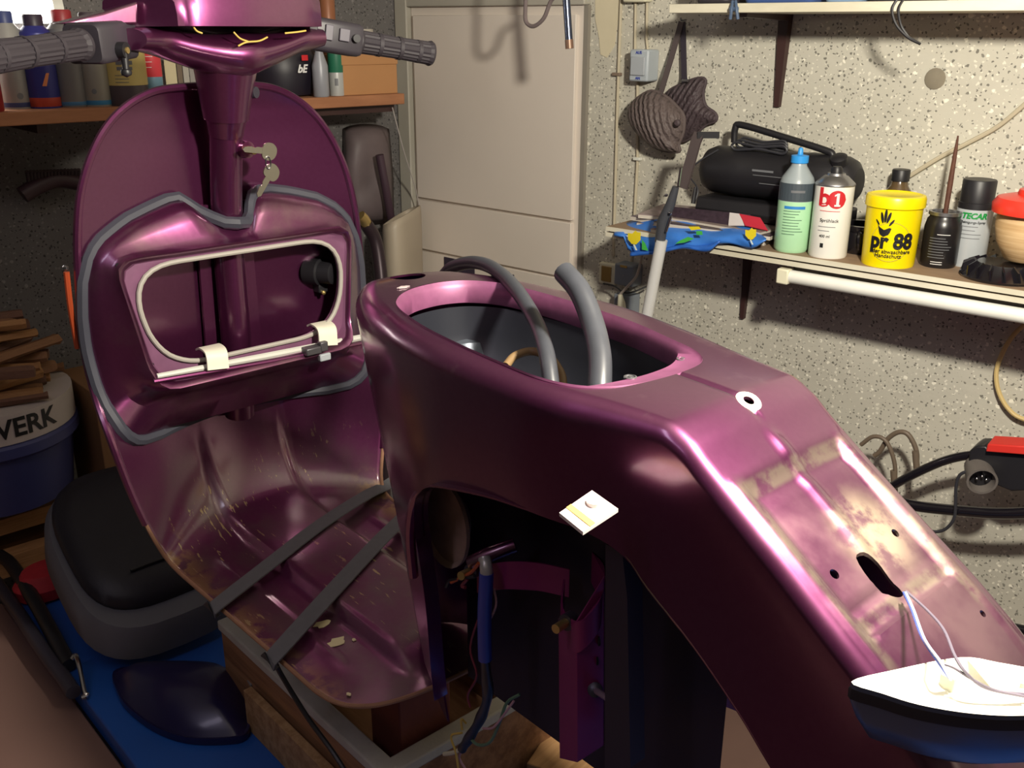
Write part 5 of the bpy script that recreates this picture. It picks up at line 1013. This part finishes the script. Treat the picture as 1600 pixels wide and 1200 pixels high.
# hanging tube and hose in front of the door
t = thing('grease_gun', 'hanging steel tube with grey hose in front of the door', 'tool', WX_(888, 72, 1.6)); xg = 1.62
MB().tube([WX_(884, -60, xg), WX_(885, 0, xg), WX_(889, 62, xg)], .0075, 14).build('barrel', M('blue_steel', (96, 104, 126), .25, .8), t); MB().tube([WX_(889, 62, xg), WX_(890, 76, xg)], .0082, 14).build('ferrule', M('ferrule_brown', (140, 110, 92), .4, .4), t)
MB().tube(cr([WX_(824, -50, xg), WX_(821, 10, xg), WX_(822, 34, xg), WX_(834, 41, xg), WX_(850, 28, xg), WX_(862, 0, xg), WX_(880, -10, xg)], 5), .0042, 8).build('hose', M('hose_grey', (112, 100, 100), .5), t)
MB().tube([WX_(884, -60, xg), np.array([xg, WX_(884, -60, xg)[1], 2.4])], .002, 6).build('hanger_wire', STEEL, t)
# ---- mower handle at lower right
t = thing('mower_handle', 'black tubular mower handle with plug inlet and red switch bar', 'mower handle', (1.75, .4, 0)); xm = 1.80
def mt(pts, r, nm, mat, x=xm): return MB().tube(cr([WX_(a_, b2, x) for a_, b2 in pts], 5), r, 12).build(nm, mat, t)
mt([(1385, 765), (1420, 745), (1470, 722), (1510, 712), (1540, 712)], .0085, 'handle_tube', BLACKG); mt([(1405, 785), (1440, 792), (1500, 798), (1560, 802), (1620, 800), (1700, 790)], .0105, 'handle_tube', BLACKG, xm-.03)
mt([(1500, 940), (1540, 968), (1600, 985), (1700, 1000)], .010, 'handle_tube', BLACKG, xm)
p = WX_(1560, 735, xm); 
q = [WX_(x, y, xm-.03) for x, y in ((1514, 705), (1525, 697), (1540, 697), (1545, 703), (1640, 715), (1640, 765), (1580, 768), (1512, 740))]; n = len(q)
MB().add([tuple(p) for p in q]+[(p[0]+.05, p[1], p[2]) for p in q], [tuple(range(n))[::-1], tuple(range(n, 2*n))]+[(i, (i+1) % n, n+(i+1) % n, n+i) for i in range(n)]).build('switch_box', BLACK, t, bevel=.003)
q = [WX_(x, y, xm-.045) for x, y in ((1543, 694), (1640, 700), (1640, 714), (1540, 706))]
MB().add([tuple(p) for p in q]+[(p[0]+.04, p[1], p[2]+.004) for p in q], [(3, 2, 1, 0), (4, 5, 6, 7)]+[(i, (i+1) % 4, 4+(i+1) % 4, 4+i) for i in range(4)]).build('switch_bar', M('switch_red', (212, 52, 44), .4), t, bevel=.002, label='red switch bar')
p = WX_(1533, 747, xm-.05); Tc = T_(p, rz=.45) @ Matrix.Rotation(-math.pi/2-.1, 4, 'Y')
MB().lathe([(.022, -.045), (.024, -.02), (.026, .012), (.022, .012), (.020, -.008), (.001, -.010)], 26, Tc).build('plug_inlet', M('inlet_grey', (104, 98, 94), .5), t); MB().lathe([(.0195, -.012), (.0195, -.007), (.001, -.006)], 22, Tc).build('inlet_face', BLACK, t)
for s_ in (-1, 0, 1): MB().lathe([(.0022, -.008), (.0022, .005), (.001, .006)], 8, Tc @ Matrix.Translation((.0 if s_ else .006, s_*.008, 0))).build('contact_pin', CHR, t)
mt([(1516, 735), (1500, 742), (1494, 760), (1493, 790), (1490, 812), (1475, 828), (1455, 830), (1435, 818), (1415, 795)], .003, 'cable', RUBD, xm-.045)
mt([(1398, 765), (1398, 725), (1385, 690), (1365, 682), (1345, 695)], .0042, 'cable', M('cable_brown', (106, 92, 78), .5), xm+.02); mt([(1432, 733), (1432, 705), (1420, 680), (1405, 675), (1388, 685), (1375, 705), (1366, 712)], .0048, 'cable', M('cable_brown', (106, 92, 78)), xm+.03)
for a_, b2 in (((1398, 770), (1396, 735)), ((1433, 738), (1430, 705))): mt([a_, b2], .0062, 'cable_boot', M('cable_brown', (106, 92, 78)), xm+.02)
MB().tube([WX_(1640, 985, xm), np.array([xm, WX_(1640, 985, xm)[1], 0])], .012, 10).build('support_leg', BLACKG, t)

# ================================================================== LEFT WALL: SHELF, CANS, CORNER THINGS
ZL = 1.399
ORW = mat_wood('orange_shelf', (150, 100, 68), (172, 118, 82), (3, 30, 30))
DSH = .24; aR = .172
sl_ = thing('wall_shelf', 'orange brown wooden shelf on the left wall carrying cans', 'shelf', LP(1.3, .12, ZL-.025))
def lbox(b, a0, a1, d0, d1, z0, z1): return b.add([LP(a_, d, z) for a_ in (a0, a1) for d in (d0, d1) for z in (z0, z1)], [(0, 1, 3, 2), (4, 6, 7, 5), (0, 4, 5, 1), (2, 3, 7, 6), (0, 2, 6, 4), (1, 5, 7, 3)])
lbox(MB(), aR, 2.6, 0, DSH, ZL-.025, ZL).build('shelf_board', ORW, sl_, bevel=.002)
lbox(MB(), aR, .42, .17, .195, ZL-.045, ZL-.026).build('shelf_support', DARKBR, sl_); lbox(MB(), 1.0, 1.02, 0, .2, ZL-.045, ZL-.026).build('shelf_support', DARKBR, sl_)
def lcan(label, x0, x1, yb, yt, body, *args, at=None, **kw):
    global can_px
    if at is None: return lcan_(label, x0, x1, yb, yt, body, *args, **kw)
    keep = can_px; can_px = lambda *a: (np.array(at[0]), at[1], at[2]); out = lcan_(label, x0, x1, yb, yt, body, *args, **kw); can_px = keep; return out
def lcan_(label, x0, x1, yb, yt, body, prof=None, mat=None, name='spray_can', cat='spray can', bands=(), group=None, topc=None, z=None):
    zb = ZL if z is None else z; c, r, h = can_px(x0, x1, yb, yt, zb); t = thing(name, label, cat, (c[0], c[1], zb), 0, group); T = T_((c[0], c[1], zb))
    P = prof or [(.96, 0), (1, .02), (1, .82), (.6, .90), (.6, 1.0), (.01, 1.0)]
    MB().lathe([(a_*r, b2*h) for a_, b2 in P], 26, T).build('can_body', M('c_'+label[:24].replace(' ', '_'), body, .4, .1, .08), t)
    for z0, z1, col in bands:
        MB().lathe([(r*1.0, h*z0), (r*1.012, h*z0+.0005), (r*1.012, h*z1), (r*1.0, h*z1)], 26, T).build('label_band', M('lb_%d_%d_%d' % col, col, .45), t)
    if topc: MB().lathe([(r*.55, h*.88), (r*.62, h*.885), (r*.62, h*1.0), (r*.55, h*1.02), (r*.01, h*1.02)], 22, T).build('cap', M('cap_%d_%d_%d' % topc, topc, .45), t)
    return t, c, r, h
CYL = [(.97, 0), (1, .015), (1, .97), (.95, 1), (.01, 1)]; GC = 'cans on the orange shelf'
lcan('red can at the far end of the orange shelf', -40, 6, 176, 60, (150, 34, 40), group=GC)
t, c, r, h = lcan('pale grey can with navy foot stripe beside the red can', 6, 50, 171, 20, (150, 148, 144), group=GC, bands=((.02, .07, (52, 64, 110)),), topc=(60, 70, 120)); cylpatch(.006, .006, c, r, ZL+h*.14, r*.3, 0, GR, t, 'round_mark', disc=True)
t, c, r, h = lcan('blue spray can with orange flash and red foot', 48, 96, 170, 25, (54, 56, 130), group=GC, bands=((.02, .12, (170, 62, 44)),), topc=(50, 40, 56)); cylpatch(.006, .012, c, r, ZL+h*.32, r*.25, 0, M('flash_orange', (216, 130, 80), .5), t, 'orange_flash', poly=[(-.008, -.012), (0, -.012), (.008, .012), (.002, .012)]); cylpatch(.012, .003, c, r, ZL+h*.55, 0, 0, GR, t)
lcan('dull grey spray can with blue foot and red cap', 92, 140, 168, 18, (120, 118, 118), group=GC, bands=((.02, .06, (70, 120, 160)),), topc=(150, 44, 50))
t, c, r, h = lcan('light grey spray can with bright blue foot', 134, 176, 167, 22, (146, 142, 132), group=GC, bands=((.02, .07, (54, 124, 170)),), topc=(70, 60, 66)); cylpatch(.005, .005, c, r, ZL+h*.17, -r*.2, 0, GR, t, 'round_mark', disc=True)
t, c, r, h = lcan('wide tin with yellow label above dark foot', 170, 234, 166, 76, (86, 78, 84), CYL, name='paint_tin', cat='tin', group=GC, bands=((.36, .95, (206, 186, 116)),)); cylpatch(r*.38, h*.035, c, r*1.015, ZL+h*.76, 0, 0, GR, t, 'print_block'); cylpatch(r*.36, h*.03, c, r*1.015, ZL+h*.66, 0, 0, GR, t, 'print_block'); lines(c, r*1.015, ZL+h*.54, 3, h*.06, r*.5, r*1.0, GR, t)
t, c, r, h = lcan('small can half red half pale blue beside the yellow labelled tin', 226, 258, 162, 78, (110, 146, 166), CYL, name='small_tin', cat='tin', group=GC, bands=((.5, .98, (206, 62, 72)),)); lines(c, r*1.015, ZL+h*.88, 3, h*.1, r*.5, r*.9, WHP, t)
for k, (x0, x1, col) in enumerate(((262, 282, (196, 186, 150)), (281, 291, (110, 96, 80)), (290, 301, (170, 166, 156)), (300, 316, (150, 146, 140)))):
    p0 = WZ_(x0+1, 160, ZL); p1 = WZ_(x1-1, 160, ZL); z1 = zat((x0+x1)/2, 88, math.hypot(p0[0], p0[1])+.02); dirn = np.array([p0[0], p0[1], 0]); dirn /= np.linalg.norm(dirn)
    pa_, pb_ = p0+dirn*.03, p1+dirn*.03; MB().prism([tuple(pa_[:2]), tuple((pb_)[:2]), tuple((pb_+dirn*.09)[:2]), tuple((pa_+dirn*.09)[:2])], ZL, z1).build('manual', M('book_%d' % k, col, .7), label=['cream spined manual on the orange shelf', 'thin brown booklet on the orange shelf', 'pale grey booklet on the orange shelf', 'grey spined manual nearest the steering column'][k], cat='book', group='manuals on the orange shelf', bevel=.001)
# black helmet-like bag with white lettering
p = LW(440, 150, .125); t = thing('helmet', 'black helmet with white lettering on the orange shelf', 'helmet', (p[0], p[1], ZL))
HB = [(.055, 0), (.08, .004), (.092, .05), (.088, .09), (.07, .12), (.04, .138), (.001, .142)]; Th = T_((p[0], p[1], ZL))
MB().lathe([(a_*.95, b2) for a_, b2 in HB], 30, Th).build('helmet_shell', M('helmet_black', (28, 24, 36), .45), t)
face = faceaz(p); pf = LW(503, 112, .22)
me = text_mesh('bE', .024, .0004, .0008, shear=.3); me.transform(Matrix.Translation((.052, 0, 0))); bend(me, p, .094, ZL+.062, face); finish('lettering', me, WHP, t); cylpatch(.009, .006, p, .093, ZL+.086, .062, 0, RD, t, 'red_mark')
lcan('white grey plastic bottle beside the black helmet', 490, 515, 152, 70, (150, 152, 160), [(.9, 0), (1, .02), (1, .6), (.5, .85), (.4, 1), (.01, 1)], name='plastic_bottle', cat='bottle', group=GC)
t, c, r, h = lcan('white spray can with green band beside the cardboard box', 515, 539, 150, 62, (176, 178, 176), group=GC, bands=((.42, .80, (40, 110, 84)),)); cylpatch(.004, .008, c, r, ZL+h*.25, 0, 0, GR, t)
# cardboard box with tub and bottle on it
zb1 = ZL+.085; bx = thing('cardboard_box', 'flat brown cardboard box at the end of the orange shelf', 'box', LP(.26, .12, ZL)); CB = M('cardboard', (176, 128, 84), .85, 0, .08, 10)
lbox(MB(), .178, .345, .05, .22, ZL+.0002, ZL+.068).build('box_body', CB, bx, bevel=.001); lbox(MB(), .176, .347, .048, .222, ZL+.068, ZL+.092).build('box_lid', CB, bx, bevel=.001)
lcan('white plastic tub standing on the cardboard box', 570, 617, 56, 20, (188, 182, 172), [(.9, 0), (1, .03), (1.02, .8), (1.06, .82), (1.06, 1), (.01, 1)], name='plastic_tub', cat='tub', z=ZL+.0925, at=(LP(.225, .13, 0), .034, .055))
lcan('orange brown bottle standing on the cardboard box', 539, 562, 66, -30, (150, 96, 66), name='bottle', cat='bottle', z=ZL+.0925, at=(LP(.315, .14, 0), .018, .15), bands=((.3, .5, (200, 196, 190)),))
# bright lamp tube on the left wall above the cans
lt_ = thing('wall_lamp', 'lit fluorescent wall lamp behind the cans', 'lamp', LP(1.25, .03, 1.60))
MB().tube([LP(.92, .045, 1.585), LP(1.6, .045, 1.585)], .030, 14).build('lit_tube', M('lit_tube', (255, 250, 240), .5, emit=((1, .96, .9), 10)), lt_); lbox(MB(), .90, 1.62, .002, .014, 1.56, 1.61).build('lamp_base', WHITE, lt_)
for a_ in (.905, 1.615): MB().tube([LP(a_-.01, .045, 1.585), LP(a_+.01, .045, 1.585)], .032, 12).build('end_cap', WHITE, lt_)
# ---- hanging and leaning things under the shelf near the corner
t = thing('wall_cushion', 'worn grey leather cushion hanging under the orange shelf', 'cushion', LW(570, 340, .05))
G = []
for i in range(20):
    v = i/19; row = []
    for j in range(16):
        u = -1+2*j/15; pxx = 572+u*(34-4*abs(v-.5)); pyy = 203+138*v; ed = math.sqrt(max(0, 1-u**4))*math.sqrt(max(0, 1-(2*v-1)**6)); row.append(tuple(LW(pxx+8*v, pyy+10*(1-u*u)*(v-.5), .012+.055*ed+.004*math.sin(v*9+u*3))))
    G.append(row)
o = finish('cushion_cover', MB().rings(G, close=False).mesh('cushion_cover'), M('leather_grey', (104, 92, 94), .55, 0, .35, 14), t, ang=60); m = o.modifiers.new('s', 'SOLIDIFY'); m.thickness = .008
def ltube(nm, pts, r, mat, label=None, cat=None, parent=None, d=None): return MB().tube(cr([LW(x, y, dd) for x, y, dd in pts], 5), r, 12).build(nm, mat, parent, label=label, cat=cat)
ltube('broom_handle', [(593, 242, .11), (602, 290, .11), (609, 330, .10), (611, 342, .09)], .011, M('stick_dark', (66, 46, 58), .6), 'dark wooden handle leaning beside the grey cushion', 'handle')
t = thing('exhaust_pipe', 'dark exhaust pipe with bright brass end beside the legshield', 'exhaust pipe', LW(585, 560, .35))
ltube('pipe', [(572, 350, .33), (585, 372, .33), (592, 405, .34), (597, 460, .36), (600, 560, .38), (602, 1010, .42)], .016, M('pipe_dark', (56, 44, 50), .4, .4), parent=t); ltube('pipe_end', [(563, 337, .33), (569, 343, .33), (575, 354, .33)], .013, BRASS, parent=t)
t = thing('canister', 'cream plastic canister with cut open top in the corner', 'canister', LW(632, 560, .12)); P0 = [LW(597, 352, .20), LW(625, 341, .26), LW(658, 320, .14), LW(630, 330, .07)]
b = MB(); R = []
for zz, k in ((0, .96), (-.02, 1), (-.25, 1.0), (-.27, .92)):
    cc = sum(P0)/4; R.append([tuple(cc+(p-cc)*k+np.array([0, 0, zz])) for p in [np.array(q_) for q_ in cr(P0, 5, True)]])
b.rings(R, True, False, True); o = b.build('canister_body', M('canister_cream', (176, 164, 146), .5, 0, .12, 8), t, ang=50); m = o.modifiers.new('s', 'SOLIDIFY'); m.thickness = .003
MB().tube(cr([LW(613, 168, .2), LW(620, 195, .19), LW(632, 240, .16), LW(648, 290, .12), LW(655, 322, .10)], 4), .0016, 6).build('cord', M('cord_white', (176, 170, 166), .6), label='thin pale cord hanging from the end of the orange shelf', cat='cord')
# dark brush on the left wall
t = thing('wall_brush', 'dark bristle brush hanging on the left wall under the shelf', 'brush', LW(80, 330, .05))
MB().tube(cr([LW(35, 305, .05), LW(60, 290, .05), LW(90, 280, .05), LW(125, 285, .05)], 4), .018, 12).build('brush_back', M('brush_plum', (58, 38, 44), .5), t)
for k in range(16): ltube('bristle_tuft', [(45+5.2*k, 285-k*.4, .05), (42+5.4*k, 268-k*.2, .07)], .004, M('bristle', (54, 42, 46), .9), parent=t)
# ---- firewood and kindling tub
KW = [mat_wood('kindling_a', (150, 104, 62), (186, 140, 92), (8, 60, 60)), mat_wood('kindling_b', (118, 80, 56), (150, 110, 76), (8, 60, 60)), mat_wood('kindling_c', (92, 62, 54), (128, 92, 70), (8, 60, 60))]
def stickmesh(k):
    rnd = random.Random(k); R = []; n = 5
    for s_ in (-.5, -.45, 0, .45, .5): R.append([(s_, (.5+.2*rnd.random())*math.cos(2*math.pi*j/n+k)*(.9 if abs(s_) > .47 else 1), (.35+.2*rnd.random())*math.sin(2*math.pi*j/n+k)) for j in range(n)])
    b = MB().rings(R, True, True, True); me = b.mesh('kindling_stick'); me.materials.append(KW[k % 3]); return me
SM = [stickmesh(k) for k in range(6)]
def stick(c, L_, w_, rz, ry, k, nm, lab, cat, grp):
    o = bpy.data.objects.new(nm, SM[k % 6]); COL.objects.link(o); o.location = Vector([float(q_) for q_ in c]); o.rotation_euler = (random.uniform(0, 6), ry, rz); o.scale = (L_, w_, w_); o['label'] = lab; o['category'] = cat; o['group'] = grp
random.seed(11)
tc = np.array([.700, 1.985]); tr_ = .165; zt0, zt1 = .645, .858
tub = thing('log_basket', 'blue plastic tub with white label band full of kindling', 'tub', (tc[0], tc[1], zt0)); BT = M('tub_blue', (62, 66, 116), .45)
MB().lathe([(tr_*.82, 0), (tr_*.86, .004), (tr_*.95, .12), (tr_*1.03, .13), (tr_*1.03, .15), (tr_, .155), (tr_, zt1-zt0), (tr_*.97, zt1-zt0), (tr_*.95, .13), (tr_*.8, .01), (.001, .01)], 44, T_((tc[0], tc[1], zt0))).build('tub_body', BT, tub)
MB().lathe([(tr_*1.004, .158), (tr_*1.010, .158), (tr_*1.010, zt1-zt0+.004), (tr_*1.0, zt1-zt0+.004)], 44, T_((tc[0], tc[1], zt0))).build('label_band', M('band_white', (196, 186, 180), .6), tub)
face = math.atan2(C[1]-tc[1], C[0]-tc[0]); me = text_mesh('WERK', .052, .0004, .0012, align='RIGHT'); me.transform(Matrix.Translation((tr_*.80, 0, 0))); bend(me, tc, tr_*1.011, zt0+.188, face); finish('lettering', me, DK, tub)
k = 0
for lev in range(8):
    ang_ = (-.28, .22, -.45, .05, -.6, .35, -.15, -.4)[lev]; zz = zt1-.038+lev*.026; half = max(1, 3-lev//3)
    for j in range(-half, half+1):
        w_ = random.uniform(.016, .0235); L_ = random.uniform(.15, .19) if lev < 2 else random.uniform(.17, .28)*(1-.03*lev)
        if lev < 2: L_ = min(L_, 2*math.sqrt(max(.0004, (tr_*.80)**2-(j*.036)**2)))
        off = random.uniform(-.02, .02)*(lev > 1)
        stick((tc[0]+.01-j*.036*math.sin(ang_)+off*math.cos(ang_), tc[1]+j*.036*math.cos(ang_)-.01, zz), L_, w_, ang_+random.uniform(-.06, .06), random.uniform(-.03, .03), k, 'kindling_stick', 'split kindling stick heaped in the blue tub', 'kindling', 'kindling in the blue tub'); k += 1
# log stack below
k = 0
for lev in range(2):
    for j in range(3):
        z = .512+lev*.083
        stick((tc[0]-.10+random.uniform(-.02, .02), 1.935+.086*j+(.01 if lev % 2 else 0), z), .50, .058, -.13+random.uniform(-.03, .03), 0, k, 'firewood_log', 'split firewood log stacked under the blue tub', 'log', 'firewood stacked under the tub'); k += 1
b = MB(); b.add([SW(x, y, z) for x in (.55, 1.92) for y in (.298, 1.25) for z in (.41, .47)], [(0, 1, 3, 2), (4, 6, 7, 5), (0, 4, 5, 1), (2, 3, 7, 6), (0, 2, 6, 4), (1, 5, 7, 3)]); plat = thing('low_platform', 'plain brown wooden platform beside the blue bench', 'platform', SW(1.3, .8, 0), SROT)
b.build('platform_top', M('platform_brown', (120, 92, 84), .6, 0, .1, 4, .1), plat, bevel=.003)
for x in (.65, 1.8):
    for y in (.42, 1.15): sbox(MB(), x-.03, x+.03, y-.03, y+.03, 0, .41).build('leg', M('platform_brown', (120, 92, 84)), plat)
p = LW(172, 690, .33); lbox(MB(), (p-WC)@LD-.065, (p-WC)@LD+.015, .12, .32, .501 if False else 0.0, LW(160, 608, .3)[2]).build('cardboard_carton', M('carton_brown', (132, 96, 62), .85, 0, .1, 8), label='tall brown cardboard carton standing behind the legshield edge', cat='carton', bevel=.002)
t = SW(*S(74, 905, z=.53)); b = MB(); b.lathe([(.02, 0), (.045, .006), (.05, .03), (.035, .055), (.001, .06)], 18, T_((t[0], t[1], .5005)), sx=1.3); b.build('red_rag', M('red_cloth', (170, 34, 46), .7, 0, .25, 40, .4), label='crumpled red rag on the bench behind the saddle', cat='rag')

# work lamp hanging over the tail, outside the picture
t = thing('work_lamp', 'work lamp holder hanging on its cable above the scooter tail', 'lamp', (.73, .10, 1.87))
MB().lathe([(.018, 1.87), (.022, 1.875), (.022, 1.93), (.012, 1.96), (.004, 1.965)], 18, T_((.73, .10, 0))).build('lamp_holder', BLACK, t)
MB().tube([(.73, .10, 1.96), (.73, .10, 2.4)], .003, 8).build('lamp_cable', BLACK, t)
